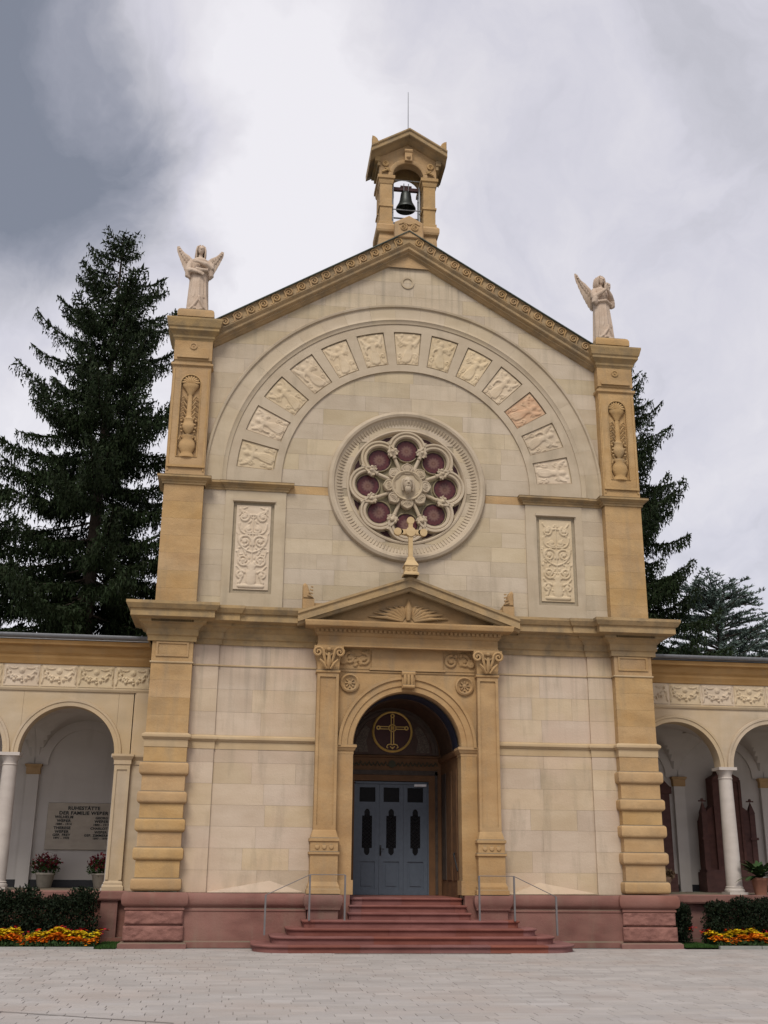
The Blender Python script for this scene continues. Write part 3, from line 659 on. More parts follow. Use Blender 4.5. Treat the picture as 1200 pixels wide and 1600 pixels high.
    pts = lambda q: [(p0+q, q0+q), (p1-q, q0+q), (p1-q, q1-q), (p0+q, q1-q)]
    lv = [(16.15, -.03), (16.30, -.03), (16.37, .0), (16.42, .06), (16.44, .15)]
    vs = [(x, y, z) for z, q in lv for x, y in pts(q)]; pd.add(vs, [(i*4+j, i*4+(j+1) % 4, i*4+4+(j+1) % 4, i*4+4+j) for i in range(4) for j in range(4)] + [(3, 2, 1, 0), (16, 17, 18, 19)])
    pd.build('statue_pedestal', GOLD, pier, True, ang=50)
# ---- red plinth
for sg in (-1, 1):
    sec = [(2.42, -.42), (2.42, 0.0), (4.78, 0.0), (4.78, -.02), (XI-.06, -.02), (XI-.06, PY), (6.48, PY), (6.48, YB)]
    path = [(2.42, -.02), (XI-.06, -.02)] ; path2 = [(XI-.06, .1), (XI-.06, PY), (6.48, PY), (6.48, YB)]
    if sg < 0: path = [(-x, y) for x, y in path[::-1]]; path2 = [(-x, y) for x, y in path2[::-1]]
    b = MB(); b.sweep(path, [(.0, 0), (.34, 0), (.34, .12), (.29, .15), (.29, .78), (.31, .80), (.31, .84), (.28, .86), (.28, .88), (.33, .91), (.36, .96), (.37, 1.05), (.36, 1.13), (.33, 1.19), (.0, 1.2)]); b.build('plinth', RED, ch, True, recalc=True)
    b = MB(); b.sweep(path2, [(-.3, .88), (.10, .88), (.16, .91), (.19, .96), (.20, 1.05), (.19, 1.14), (.15, 1.2), (-.3, 1.215)]); b.sweep(path2, [(-.3, .80), (.1, .80), (.12, .82), (.12, .85), (.1, .88), (-.3, .88)]); b.build('plinth_moulding', RED, ch, True, recalc=True)
    for z0, z1, o_ in ((.50, .80, .10), (.14, .47, .12)):
        # rock-faced course: a bumpy front face
        x0, x1 = sorted((sg*(XI-.06-o_), sg*(6.48+o_))); y0 = PY-o_
        nx, nz = 40, 14; b = MB(); H = np.zeros((nz, nx))
        for k in range(60):
            cx, cz, s_ = rng.uniform(0, nx), rng.uniform(0, nz), rng.uniform(1.5, 4.5); I, J = np.meshgrid(np.arange(nx), np.arange(nz)); H = np.maximum(H, rng.uniform(.3, 1)*np.exp(-((I-cx)**2+(J-cz)**2)/s_**2))
        H[0] = H[-1] = -.6; H[:, 0] = H[:, -1] = -.6
        b.v = [(x0+(x1-x0)*i/(nx-1), y0-.035*H[j, i], z0+(z1-z0)*j/(nz-1)) for j in range(nz) for i in range(nx)]
        b.f = [(j*nx+i, j*nx+i+1, (j+1)*nx+i+1, (j+1)*nx+i) for j in range(nz-1) for i in range(nx-1)]
        b.box(x0, x1, y0+.03, YB, z0, z1); b.build('rock_faced_block', REDROCK, ch, True, ang=60)
    x0, x1 = sorted((sg*(XI-.06-.04), sg*(6.48+.04))); MB().box(x0, x1, PY-.06, YB, .1, .82).build('plinth_core', RED, ch)
    x0, x1 = sorted((sg*(XI-.06-.2), sg*(6.48+.2))); b = MB()
    b.sweep([(x0+.2, YB), (x0+.2, PY), (x1-.2, PY), (x1-.2, YB)], [(.0, -.02), (.21, -.02), (.21, .09), (.17, .115), (0, .12)]); b.build('plinth_foot', RED, ch, recalc=True)
# ---- gable coping with running scroll
gb = empty('gable_coping', parent=ch)
sl_ = math.atan(.610); n_ = Vector((-math.sin(-sl_), 0)) 
for sg in (-1, 1):
    # profile across the rake: (out toward viewer, height above wall line); extruded along slope
    prof = [(0, -.04), (.06, -.02), (.10, .02), (.16, .05), (.16, .09), (.24, .13), (.25, .15), (.25, .21), (.30, .27), (.32, .30), (.32, .32), (.27, .335), (.27, .645), (.30, .66), (-.8, .66)]
    xa, xb = 0, 5.40
    b = MB(); k = len(prof); vs = []
    for x in (xa, xb):
        for o_, h in prof: vs.append((sg*x, -o_, rake(x)+h-.0))
    b.add(vs, [(j, j+1, k+j+1, k+j) for j in range(k-1)] + [tuple(range(k)), tuple(range(2*k-1, k-1, -1))]); b.build('raking_cornice', WEATH, gb, recalc=True)
    b = MB(); b.add([(0, -.36, rake(0)+.655), (sg*5.4, -.36, rake(5.4)+.655), (sg*5.4, .8, rake(5.4)+.665), (0, .8, rake(0)+.665), (0, -.36, rake(0)+.68), (sg*5.4, -.36, rake(5.4)+.68), (sg*5.4, .8, rake(5.4)+.70), (0, .8, rake(0)+.70)],
                    [(0, 1, 2, 3), (4, 5, 6, 7), (0, 1, 5, 4), (1, 2, 6, 5), (2, 3, 7, 6)]); b.build('lead_flashing', COPPERG, gb, recalc=True)
b = MB()
sp = [(x, 0, z) for x, z in spiral(0, 0, .115, 1.7, -1, 2.6, 22)]
b.tube([(-.20, 0, -.105), (-.12, 0, -.10), (-.1, 0, .02)] + sp, [.02, .026, .027] + [.027-.010*i/21 for i in range(22)], 6)
smesh_r = b.mesh('scroll', GOLD, True, ang=60)
b2 = MB(); b2.v = [(-x, y, z) for x, y, z in b.v]; b2.f = [f[::-1] for f in b.f]; smesh_l = b2.mesh('scroll', GOLD, True, ang=60)
for sg in (-1, 1):
    for i in range(15):
        x = .30+i*.345; o = put('scroll', smesh_l if sg > 0 else smesh_r, gb, (sg*x, -.285, rake(x)+.49), (0, sg*sl_, 0)); o.scale = (1.12, 1, 1.15)
# ---- body of the chapel behind the front
b = MB(); b.box(-5.3, 5.3, 3.4, 20, 0, 13.2); b.prism([(-5.3, 13.2), (5.3, 13.2), (0, 16.1)], .82, 20); b.box(-5.3, -4.9, .82, 3.4, 0, 13.19); b.box(4.9, 5.3, .82, 3.4, 0, 13.19); b.box(-4.9, 4.9, .82, 3.4, 6.4, 6.7); b.build('nave', LOWER, ch)
b = MB(); b.add([(-5.7, .81, 13.05), (0, .81, 16.2), (5.7, .81, 13.05), (5.7, 20.2, 13.05), (0, 20.2, 16.2), (-5.7, 20.2, 13.05)], [(0, 1, 4, 5), (1, 2, 3, 4)]); b.build('roof', SLATE, ch)

# ---- rose window
rw = empty('rose_window', (0, 0, ZC), parent=ch)
b = MB(); b.revolve(0, 0, [(2.16, .1), (2.16, -.06), (2.13, -.12), (2.06, -.15), (2.0, -.13), (1.97, -.07), (1.93, -.05), (1.70, .04), (1.66, .03), (1.64, -.02), (1.60, -.03), (1.57, .0), (1.55, .06), (1.52, .2)], 0, 360, 128)
b.build('outer_ring', CREAM2, rw, True, recalc=True)
b = MB()
for i in range(128):
    a = 2*PI*i/128; c_, s_ = math.cos(a), math.sin(a)
    b.tube([(1.70*c_, .035, 1.70*s_), (1.80*c_, -.012, 1.80*s_), (1.92*c_, -.045, 1.92*s_)], [.010, .018, .022], 5)
b.build('fluting', CREAM2, rw, True, kind='stuff')
b = MB(); b.revolve(0, 0, [(.001, .16), (1.42, .16)], 0, 360, 64); b.build('glass_ground', OLIVE, rw)
b = MB(); b.revolve(0, 0, [(1.40, .16), (1.40, .10), (1.56, .10)], 0, 360, 64); b.build('tracery_plate', CREAM2, rw)
fo = 1.06; fr_ = .44
b = MB(); b.revolve(0, 0, [(.31, .13), (.31, .10), (.325, .09), (.34, .10), (.35, .14)], 0, 360, 32); rim = b.mesh('pane_rim', OLIVE, True, recalc=True)
b = MB(); b.revolve(0, 0, [(.001, .125), (.315, .125), (.315, .15)], 0, 360, 32); gl = b.mesh('glass_pane', ROSEG, recalc=True)
b = MB(); prof = [(fr_-.09, .16), (fr_-.09, .02), (fr_-.06, -.02), (fr_-.02, -.02), (fr_, .0), (fr_+.03, -.045), (fr_+.075, -.045), (fr_+.09, .0), (fr_+.09, .16)]
b.revolve(0, 0, prof, -28, 208, 40); foil = b.mesh('foil_moulding', CREAM2, True, recalc=True)
b = MB(); b.tube([(0, .06, .40), (0, .06, .95)], [.055, .05], 8); b.lathe([(.07, .40), (.075, .44), (.055, .48)], 10, 0, .06, 0); b.lathe([(.055, .86), (.07, .88), (.06, .9), (.07, .95), (.11, 1.02), (.12, 1.05)], 10, 0, .04, 0)
for sx in (-1, 1):
    b.tube([(sx*.05, .0, .96), (sx*.12, -.03, 1.05), (sx*.15, -.03, 1.0), (sx*.11, -.03, .98)], [.03, .035, .03, .02], 6); b.ball((sx*.1, -.02, 1.08), .05, 7, 5)
b.ball((0, -.04, 1.06), .055, 8, 6); b.tube([(0, .03, 1.04), (0, .03, 1.2), (0, .03, 1.36)], [.06, .05, .10], 6)
colm = b.mesh('colonnette', CREAM2, True, ang=50)
b = MB(); pts = [(.55*0+.17*math.sin(t)*(1-.18*(t > PI/2)), .58-.2*math.cos(t)) for t in np.linspace(0, 2*PI, 22)[:-1]]
pts = [(-.0, .80)] + [(.175*math.cos(R(a)), .60+.17*math.sin(R(a))) for a in (60, 40, 20, 0, -20, -50)] + [(.08, .38), (-.08, .38)] + [(.175*math.cos(R(a)), .60+.17*math.sin(R(a))) for a in (230, 200, 180, 160, 140, 120)]
pts = pts[::-1]
b.prism(pts, -.05, .14, .02)
b.tube([(x*.85, -.052, .60+(z-.60)*.85) for x, z in pts+pts[:1]], .014, 5)
for k in range(-2, 3): b.tube([(0, -.05, .46), (k*.035, -.06, .58), (k*.055, -.05, .68-.015*abs(k))], [.012, .018, .012], 5)
petal = b.mesh('petal', CREAM2, True, recalc=True)
tri = MB(); q = R(22.5-8.5); ra = 1.545; rb = 1.33
tri.prism([(math.sin(R(-6.5))*1.50, math.cos(R(-6.5))*1.50), (0, 1.38), (math.sin(R(6.5))*1.50, math.cos(R(6.5))*1.50), (0, 1.515)], .085, .15); trim = tri.mesh('glass_triangle', DARKG, recalc=True)
for k in range(8):
    a = R(45*k); sn, cs = math.sin(a), math.cos(a)
    p = (fo*sn, 0, fo*cs)
    put('foil_moulding', foil, rw, p, (0, a, 0)); put('pane_rim', rim, rw, p); put('glass_pane', gl, rw, p, (0, a, 0)); o = put('petal', petal, rw, (0, 0, 0), (0, a, 0)); o.scale = (.98, 1, .83)
    a2 = a+R(22.5); put('colonnette', colm, rw, (0, 0, 0), (0, a2, 0)); put('glass_triangle', trim, rw, (0, 0, 0), (0, a2, 0))
b = MB(); b.revolve(0, 0, [(.44, .12), (.44, -.05), (.41, -.09), (.37, -.07), (.34, -.03), (.001, -.05)], 0, 360, 40); b.build('medallion', CREAM2, rw, True, recalc=True)
b = MB(); b.ball((0, -.08, .02), (.115, .12, .17), 16, 12); b.tube([(0, -.17, .08), (0, -.215, 0)], [.018, .028], 6); b.ball((0, -.12, -.13), (.085, .09, .11), 10, 8); b.tube([(-.09, -.165, .075), (-.03, -.185, .08)], .018, 6); b.tube([(.09, -.165, .075), (.03, -.185, .08)], .018, 6); b.tube([(-.04, -.19, -.055), (0, -.20, -.05), (.04, -.19, -.055)], .014, 6)
for sx in (-1, 1):
    for k in range(3): b.tube([(sx*.03*k*.5, -.08, .19-.01*k), (sx*(.10+.012*k), -.08, .12), (sx*(.125+.012*k), -.07, -.02), (sx*(.11+.010*k), -.06, -.15)], [.024, .024, .022, .016], 6)
    b.tube([(sx*.03, -.13, -.16), (sx*.03, -.12, -.24)], [.04, .015], 6)
b.xform(Matrix.Translation((0, -.05, 0)) @ Matrix.Scale(1.12, 4)); b.build('carved_head', CREAM2, rw, True, ang=60)

# ================================================================== PORTAL
po = empty('portal', parent=ch)
def P_(mb, name, mat=GOLDP, **k): return mb.build(name, mat, po, **k)
# front wall of the portal with arched opening
b = MB(); xw = 2.3; yf = -.12
b.box(-xw, -1.38, yf, .3, 1.15, 4.66); b.box(1.38, xw, yf, .3, 1.15, 4.66)
ar = [(1.38*math.cos(R(a)), 4.66+1.38*math.sin(R(a))) for a in range(180, -1, -10)]
for p, q in zip(ar, ar[1:]): b.prism([p, q, (q[0], 7.12), (p[0], 7.12)], yf, .3)
b.box(-xw, -1.38, yf, .3, 4.66, 7.12); b.box(1.38, xw, yf, .3, 4.66, 7.12)
P_(b, 'portal_wall')
b = MB(); b.revolve(0, 4.66, [(1.36, .2), (1.36, -.02), (1.38, -.05), (1.50, -.05), (1.52, -.08), (1.66, -.08), (1.68, -.12), (1.75, -.12), (1.76, .05)], 0, 180, 48); P_(b, 'archivolt', smooth=True, loc=(0, yf, 0), recalc=True)
for sg in (-1, 1):
    x0, x1 = sorted((sg*1.36, sg*1.76)); b = MB()
    path = [(x0, .35), (x0, yf-.02), (x1, yf-.02), (x1, .35)]
    b.sweep(path, [(0, 4.46), (.01, 4.46), (.01, 4.52), (.03, 4.54), (.06, 4.60), (.08, 4.62), (.08, 4.68), (0, 4.7)]); P_(b, 'impost_moulding', recalc=True)
    b = MB(); b.box(x0+.0, x1, yf-.025, .3, 1.17, 4.46); b.box(x0-.04, x1+.04, yf-.09, .3, 1.17, 1.5); P_(b, 'arch_jamb')
    # pilaster: pedestal, base, shaft with sunk panel, capital
    xc = sg*2.04; pl = empty('pilaster', parent=po)
    b = MB(); y0 = -.40; hw_ = .33
    rect = lambda h_, y_: [(xc-h_, .1), (xc-h_, y_), (xc+h_, y_), (xc+h_, .1)]
    b.sweep(rect(hw_, y0), [(0, 1.19), (.07, 1.19), (.07, 1.28), (.04, 1.31), (.04, 1.36), (.015, 1.42), (.0, 1.46), (0, 2.06), (.035, 2.08), (.035, 2.13), (0, 2.15), (0, 2.36), (.03, 2.38), (.03, 2.44), (-.01, 2.47), (-.02, 2.52), (-.05, 2.62), (-.06, 2.64)]); b.build('pedestal', GOLDP, pl, recalc=True)
    b = MB()
    for k in (-1, 0, 1): b.revolve(xc+k*.17, 2.25, [(.06, 0), (.05, -.025), (.001, -.03)], 0, 360, 10)
    b.build('rosette_row', GOLDP, pl, True, loc=(0, y0, 0))
    b = MB(); y1 = y0+.06; w_ = .27
    b.box(xc-w_, xc+w_, y1+.035, .1, 2.6, 6.45); b.box(xc-w_, xc-w_+.07, y1, y1+.035, 2.6, 6.45); b.box(xc+w_-.07, xc+w_, y1, y1+.035, 2.6, 6.45); b.box(xc-w_+.07, xc+w_-.07, y1, y1+.035, 6.33, 6.45); b.box(xc-w_+.07, xc+w_-.07, y1, y1+.035, 2.6, 2.75); b.build('shaft', GOLDP, pl)
    b = MB(); b.sweep(rect(w_, y1), [(0, 6.42), (.03, 6.44), (.03, 6.49), (0, 6.51), (.0, 6.52), (.02, 6.75), (.08, 6.98), (.10, 7.0), (.10, 7.10), (0, 7.1)])
    yy = y1-.06
    for s2 in (-1, 1):
        b.tube([(xc+s2*.06, yy, 6.62), (xc+s2*.13, yy-.03, 6.86)] + [(x, yy-.05, z) for x, z in spiral(xc+s2*.27, 6.93, .13, 1.6, -s2, PI/2+s2*1.2, 22)], [.03, .04]+[.04-.018*i/21 for i in range(22)], 6)
        b.tube([(xc+s2*.05, yy, 6.52), (xc+s2*.15, yy-.06, 6.66), (xc+s2*.23, yy-.1, 6.74)], [.03, .05, .02], 6)
    b.tube([(xc, yy+.02, 6.53), (xc, yy-.05, 6.7), (xc, yy-.07, 6.92)], [.04, .06, .03], 6); b.ball((xc, yy-.06, 7.0), .06, 8, 6); b.tube([(xc-.1, yy, 6.9), (xc, yy-.06, 6.84), (xc+.1, yy, 6.9)], .03, 6)
    b.build('capital', GOLDP, pl, True, ang=50, recalc=True)
    # red base block under the pilaster
    b = MB(); b.sweep([(xc-.36, .1), (xc-.36, y0), (xc+.36, y0), (xc+.36, .1)], [(0, .6), (.0, .82), (.05, .84), (.05, .88), (.08, .93), (.1, 1.0), (.1, 1.1), (.07, 1.17), (0, 1.19)]); b.build('pedestal_foot', RED, pl, True, recalc=True)
    # roundel in the spandrel
    b = MB(); b.revolve(sg*1.475, 6.22, [(.24, 0), (.24, -.05), (.2, -.07), (.17, -.04), (.15, -.02), (.06, -.02), (.05, -.05), (.001, -.06)], 0, 360, 28)
    for k in range(8):
        a = 2*PI*k/8; b.tube([(sg*1.475+.05*math.cos(a), -.03, 6.22+.05*math.sin(a)), (sg*1.475+.13*math.cos(a), -.035, 6.22+.13*math.sin(a))], [.015, .03], 5)
    P_(b, 'spandrel_roundel', smooth=True, loc=(0, yf, 0), ang=50)
    # scroll leaf relief of the frieze
    st = []
    for cx, cz, q, s2 in ((-.22, .25, .17, 1), (.12, .27, .15, -1), (.30, .2, .1, 1)):
        st += [(spiral(cx, cz, q, 1.5, s2, 1.5), .045, .03, .9), ([(cx, cz), (cx+.01, cz)], .06, .05, 1)]
    for k in range(9): x = random.uniform(-.36, .36); z = random.uniform(.06, .44); st.append((arc2((x, z), (x+random.uniform(-.12, .12), z+random.uniform(-.1, .1)), .3), .045, .02, .8))
    b = relief(.80, .48, [([(sg*x, z) for x, z in p], a_, c_, h_) for p, a_, c_, h_ in st], 46, 30, .055); P_(b, 'frieze_scroll', smooth=True, loc=(sg*1.36, yf-.012, 6.58), ang=60)
# keystone
b = MB(); b.box(-.16, .16, -.2, 0, 6.10, 6.52); b.tube([(-.17, -.19, 6.47), (.17, -.19, 6.47)], .07, 10); b.tube([(-.15, -.22, 6.14), (.15, -.22, 6.14)], .05, 10)
for k in (-1, 0, 1): b.tube([(k*.09, -.22, 6.44), (k*.09, -.24, 6.3), (k*.09, -.21, 6.16)], [.04, .045, .03], 6)
P_(b, 'keystone', loc=(0, yf, 0), smooth=True)
for sg in (-1, 1): MB().box(min(sg*1.39, sg*1.74), max(sg*1.39, sg*1.74), -.26, .3, .3, 1.165).build('jamb_foot', RED, po)
# framed tablet in the frieze, and thin fillet under it
b = MB(); b.box(-.92, .92, -.03, 0, 6.62, 7.06); b.box(-.98, .98, -.055, -.0, 6.56, 6.62); b.box(-.98, .98, -.045, 0, 7.06, 7.10); P_(b, 'tablet', loc=(0, yf, 0))
b = MB(); b.box(-1.74, 1.74, -.025, 0, 6.505, 6.54); P_(b, 'frieze_fillet', loc=(0, yf, 0))
# entablature and pediment
b = MB(); hx = 2.32; ye = -.36
path = [(-hx, .0), (-hx, ye), (hx, ye), (hx, .0)]
b.sweep(path, [(-.2, 7.10), (.02, 7.10), (.02, 7.14), (0, 7.16), (0, 7.36), (.03, 7.38), (.08, 7.44), (.08, 7.50), (.12, 7.54), (.33, 7.56), (.34, 7.58), (.36, 7.66), (.36, 7.70), (-.2, 7.74)]); b.box(-hx+.21, hx-.21, ye+.21, .0, 7.11, 7.735)
P_(b, 'entablature', mat=GOLDP, recalc=True)
b = MB()
for i in range(42): x = -2.34+i*4.68/41; b.box(x-.035, x+.035, ye-.13, ye-.03, 7.455, 7.53)
P_(b, 'dentil_row')
pslope = (8.92-7.92)/2.84
b = MB()
for sg in (-1, 1):
    prof = [(.30, 0), (.38, .02), (.42, .09), (.48, .10), (.48, .26), (.53, .30), (.53, .36), (0, .38), (0, 0)]
    k = len(prof); vs = []
    for x in (0, 2.86):
        for o_, h in prof: vs.append((sg*x, -.30-o_*.8+.06, 8.56-pslope*x+h))
    b.add(vs, [(j, j+1, k+j+1, k+j) for j in range(k-1)] + [tuple(range(k)), tuple(range(2*k-1, k-1, -1))])
P_(b, 'raking_cornice', mat=WEATH, recalc=True)
b = MB(); b.prism([(-2.6, 7.70), (2.6, 7.70), (0, 8.64)], -.25, .05); P_(b, 'tympanum')
b = MB(); vs = []
for sg in (-1, 1):
    for k in range(7):
        l = .95-.07*k; a = R(10+k*13); cz = 7.84+.02*k; x0_ = sg*(.06+.03*(6-k)*.5)
        b.tube([(x0_, 0, cz), (x0_+sg*l*.45*math.cos(a), -.05, cz+l*.45*math.sin(a)*.75), (x0_+sg*l*.95*math.cos(a), -.03, cz+l*.8*math.sin(a)*.62)], [.03, .055, .015], 6)
    b.tube([(sg*x, -.04, z) for x, z in spiral(.2, 8.12, .1, 1.4, 1, 1, 16)], .03, 6)
b.tube([(0, -.03, 7.85), (0, -.06, 8.15), (0, -.03, 8.42)], [.06, .09, .02], 8)
P_(b, 'palmette', smooth=True, loc=(0, -.25, 0), ang=60)
for sg in (-1, 1):      # acroteria at the corners
    b = MB(); b.prism([(-.12, 0), (.12, 0), (.12, .2), (-.12, .2)], -.12, .12)
    lf = [(-.12, .2), (.12, .2), (.03, .32), (-.0, .42), (-.03, .50), (-.08, .54), (-.12, .5)]
    if sg > 0: lf = [(-x, z) for x, z in lf[::-1]]
    b.prism(lf, -.1, .1, .03)
    for k in range(4): b.tube([(-.09*-sg*-1, -.11, .24+.07*k), (-sg*-(.02-.02*k), -.11, .28+.06*k)], .016, 5)
    b.box(min(0, -sg*.55), max(0, -sg*.55), -.06, .1, .0, .13)
    b.xform(Matrix.Scale(1.25, 4)); P_(b, 'acroterion', mat=GOLDP, loc=(sg*2.60, -.36, 8.02))
# cross finial
cx_ = MB(); yq = -.62
cx_.sweep([(-.17, .17), (-.17, -.17), (.17, -.17), (.17, .17)], [(0, 0), (.03, 0), (.03, .05), (-.01, .08), (-.01, .22), (.02, .25), (0, .3), (-.06, .40), (-.09, .5), (-.15, .52)], closed=True)
cx_.box(-.055, .055, -.05, .05, .45, 1.45); cx_.box(-.34, .34, -.05, .05, 1.12, 1.25); cx_.ring(0, 1.19, .001, .13, 0, 360, -.075, .075, 16)
for px, pz in ((-.34, 1.185), (.34, 1.185), (0, 1.50)): cx_.ring(px, pz, .001, .10, 0, 360, -.055, .055, 14)
cx_.ring(-.27, 1.185, .001, .075, 0, 360, -.05, .05, 10); cx_.ring(.27, 1.185, .001, .075, 0, 360, -.05, .05, 10)
for s2 in (-1, 1): cx_.tube([(x, -.16, z) for x, z in spiral(s2*.08, .16, .06, 1.3, s2, 1, 12)], .018, 5)
CROSSM = stone('pale_gold_stone', (.45, .315, .155), (.52, .375, .20), 3, bump=.1)
P_(cx_, 'cross_finial', mat=CROSSM, loc=(0, yq, 8.94), recalc=True)
# ---- niche: barrel vault, side walls, back wall, door
YN = 2.7
for s2 in (-1, 1): P_(MB().box(min(s2*1.36, s2*1.55), max(s2*1.36, s2*1.55), .3, YN, 1.1, 4.66), 'niche_side_wall', mat=DOORF)
for s2 in (-1, 1):
    for y0, y1 in ((.45, 1.0), (1.15, 1.75), (1.95, 2.55)):
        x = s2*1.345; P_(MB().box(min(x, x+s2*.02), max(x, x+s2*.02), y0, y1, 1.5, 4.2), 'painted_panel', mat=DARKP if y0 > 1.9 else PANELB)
b = MB(); b.revolve(0, 4.66, [(1.36, .25), (1.36, .95)], 0, 180, 32); P_(b, 'vault_front_band', mat=BLUEP, smooth=True)
b = MB(); b.revolve(0, 4.66, [(1.36, .95), (1.33, .95), (1.33, 1.1), (1.355, 1.1), (1.355, YN)], 0, 180, 32); P_(b, 'barrel_vault', mat=plain('dark_brown_painted_vault', (.07, .036, .018), .8, var=.3, scale=4), smooth=True)
b = MB(); b.sweep([(-1.36, .32), (-1.36, YN)], [(0, 4.5), (.05, 4.52), (.08, 4.6), (.08, 4.66), (0, 4.67)]); P_(b, 'vault_moulding', mat=DOORF, recalc=True)
b = MB(); b.sweep([(1.36, YN), (1.36, .32)], [(0, 4.5), (.05, 4.52), (.08, 4.6), (.08, 4.66), (0, 4.67)]); P_(b, 'vault_moulding', mat=DOORF, recalc=True)
b = MB(); b.box(-1.5, -1.02, YN, YN+.2, 1.1, 4.04); b.box(1.02, 1.5, YN, YN+.2, 1.1, 4.04); b.box(-1.5, 1.5, YN, YN+.2, 4.04, 6.1); P_(b, 'niche_back_wall', mat=DOORF)
b = MB(); b.box(-1.26, -1.19, YN-.03, YN, 1.12, 4.3); b.box(1.19, 1.26, YN-.03, YN, 1.12, 4.3); b.box(-1.26, 1.26, YN-.03, YN, 4.2, 4.32); P_(b, 'dark_door_border', mat=DARKP)
b = MB(); b.sweep([(-1.36, YN), (1.36, YN)], [(0, 4.66), (.06, 4.67), (.06, 4.71), (0, 4.73)]); P_(b, 'tympanum_sill', mat=DOORF, recalc=True)
b = MB()
for i in range(22):
    x = -1.2+i*2.4/21; b.tube([(x-.05, YN-.02, 4.44), (x, YN-.03, 4.52+.03*(i % 2)), (x+.05, YN-.02, 4.44)], .018, 5)
b.ring(0, 4.49, .001, .1, 0, 360, YN-.04, YN, 16); P_(b, 'painted_garland', mat=plain('muted_green_paint', (.05, .05, .028), .8))
b = MB(); b.ring(0, 4.74, .001, 1.15, 0, 180, YN-.03, YN, 36); P_(b, 'tympanum_field', mat=TYMP)
b = MB(); b.revolve(0, 4.74, [(1.10, -.03), (1.12, -.07), (1.2, -.07), (1.22, -.05), (1.28, -.05), (1.3, 0)], 0, 180, 36); P_(b, 'tympanum_arch', mat=plain('grey_brown_moulding', (.085, .06, .045), .7), loc=(0, YN, 0), smooth=True, recalc=True)
TW = plain('wicker_pattern_paint', (.12, .095, .075), .8, var=.5, scale=30)
for s2 in (-1, 1):
    b = MB(); pts = [(.66, 4.80), (1.03, 4.80)] + [(1.06*math.cos(R(a)), 4.76+1.06*math.sin(R(a))) for a in (12, 24, 36, 46)] + [(.62, 5.42), (.72, 5.1)]
    if s2 < 0: pts = [(-x, z) for x, z in pts[::-1]]
    b.prism(pts, -.045, -.03); P_(b, 'spandrel_panel', mat=TW, loc=(0, YN, 0))
zc = 5.36
b = MB(); b.ring(0, zc, .001, .56, 0, 360, -.05, -.03, 40); P_(b, 'maroon_disc', mat=MAROON, loc=(0, YN, 0))
b = MB(); b.revolve(0, zc, [(.50, -.04), (.51, -.075), (.535, -.085), (.56, -.07), (.57, -.03)], 0, 360, 48)
b.revolve(0, zc+.1, [(.085, -.05), (.09, -.075), (.105, -.075), (.11, -.05)], 0, 360, 20)
for s2 in (-1, 1):
    b.box(s2*.035-.012, s2*.035+.012, -.075, -.05, zc-.36, zc+.44); b.box(-.36, -.1, -.075, -.05, zc+.1+s2*.032-.01, zc+.1+s2*.032+.01); b.box(.1, .36, -.075, -.05, zc+.1+s2*.032-.01, zc+.1+s2*.032+.01)
for px, pz in ((-.39, zc+.1), (.39, zc+.1), (0, zc+.43)):
    b.ring(px, pz, .03, .06, 0, 360, -.078, -.05, 10)
b.tube([(-.04, -.075, zc+.06), (.04, -.075, zc+.14)], .01, 4); b.tube([(.04, -.075, zc+.06), (-.04, -.075, zc+.14)], .01, 4); b.tube([(0, -.075, zc+.04), (0, -.075, zc+.17)], .01, 4)
for s2 in (-1, 1): b.tube([(0, -.07, zc-.36), (s2*.06, -.07, zc-.34), (s2*.13, -.07, zc-.36), (s2*.16, -.07, zc-.42), (s2*.12, -.07, zc-.45)], .016, 5)
b.tube([(-.06, -.07, zc-.40), (0, -.07, zc-.47), (.06, -.07, zc-.40)], .014, 5); b.ball((0, -.06, zc-.44), .03, 6, 5)
P_(b, 'gilded_cross', mat=GILT, loc=(0, YN, 0), smooth=True, recalc=True)
# door: three leaves with top lights
do = empty('door', (0, YN+.06, 1.1), parent=ch)
b = MB(); b.box(-1.02, -.985, -.03, .1, 0, 2.9); b.box(.985, 1.02, -.03, .1, 0, 2.9); b.box(-1.02, 1.02, -.03, .1, 2.86, 2.92); b.build('door_frame', DOORM, do)
LW = .652
def leaf_mesh():
    b = MB(); h = LW/2
    # stiles and rails around: kick panel (0.05-.85), oval light (.95-2.2), top light (2.32-2.86)
    y0, y1 = 0, .06
    b.box(-h, -h+.11, y0, y1, .0, 2.85); b.box(h-.11, h, y0, y1, 0, 2.85)
    for z0, z1 in ((0, .14), (.84, .96), (2.22, 2.38), (2.76, 2.85)): b.box(-h+.11, h-.11, y0, y1, z0, z1)
    b.box(-h+.11, h-.11, y0+.03, y1, .14, .84); b.box(-h+.18, h-.18, y0+.012, y0+.03, .22, .76)
    # plate round the oval light: built from column strips so that the opening is a real hole
    oh, oc, ow = .52, 1.60, .135
    def zt(x):
        x = abs(x)
        return oc+oh-.10+.18*math.sqrt(max(0, 1-(x/.09)**2)) if x < .075 else oc+oh-.10+.0 if x < ow else oc
    xs = [-h+.11, -ow, -.105, -.075, -.06, -.04, -.02, 0, .02, .04, .06, .075, .105, ow, h-.11]
    for a, c_ in zip(xs, xs[1:]):
        mid = (a+c_)/2; t = zt(mid)-oc
        if t <= 0: b.box(a, c_, y0+.012, y1-.01, .96, 2.22)
        else: b.box(a, c_, y0+.012, y1-.01, oc+t, 2.22); b.box(a, c_, y0+.012, y1-.01, .96, oc-t)
    return b.mesh('door_leaf', DOORM)
lm = leaf_mesh()
g1 = MB().box(-.22, .22, .045, .052, .96, 2.76).mesh('pane', DGLASS)
g2 = MB()
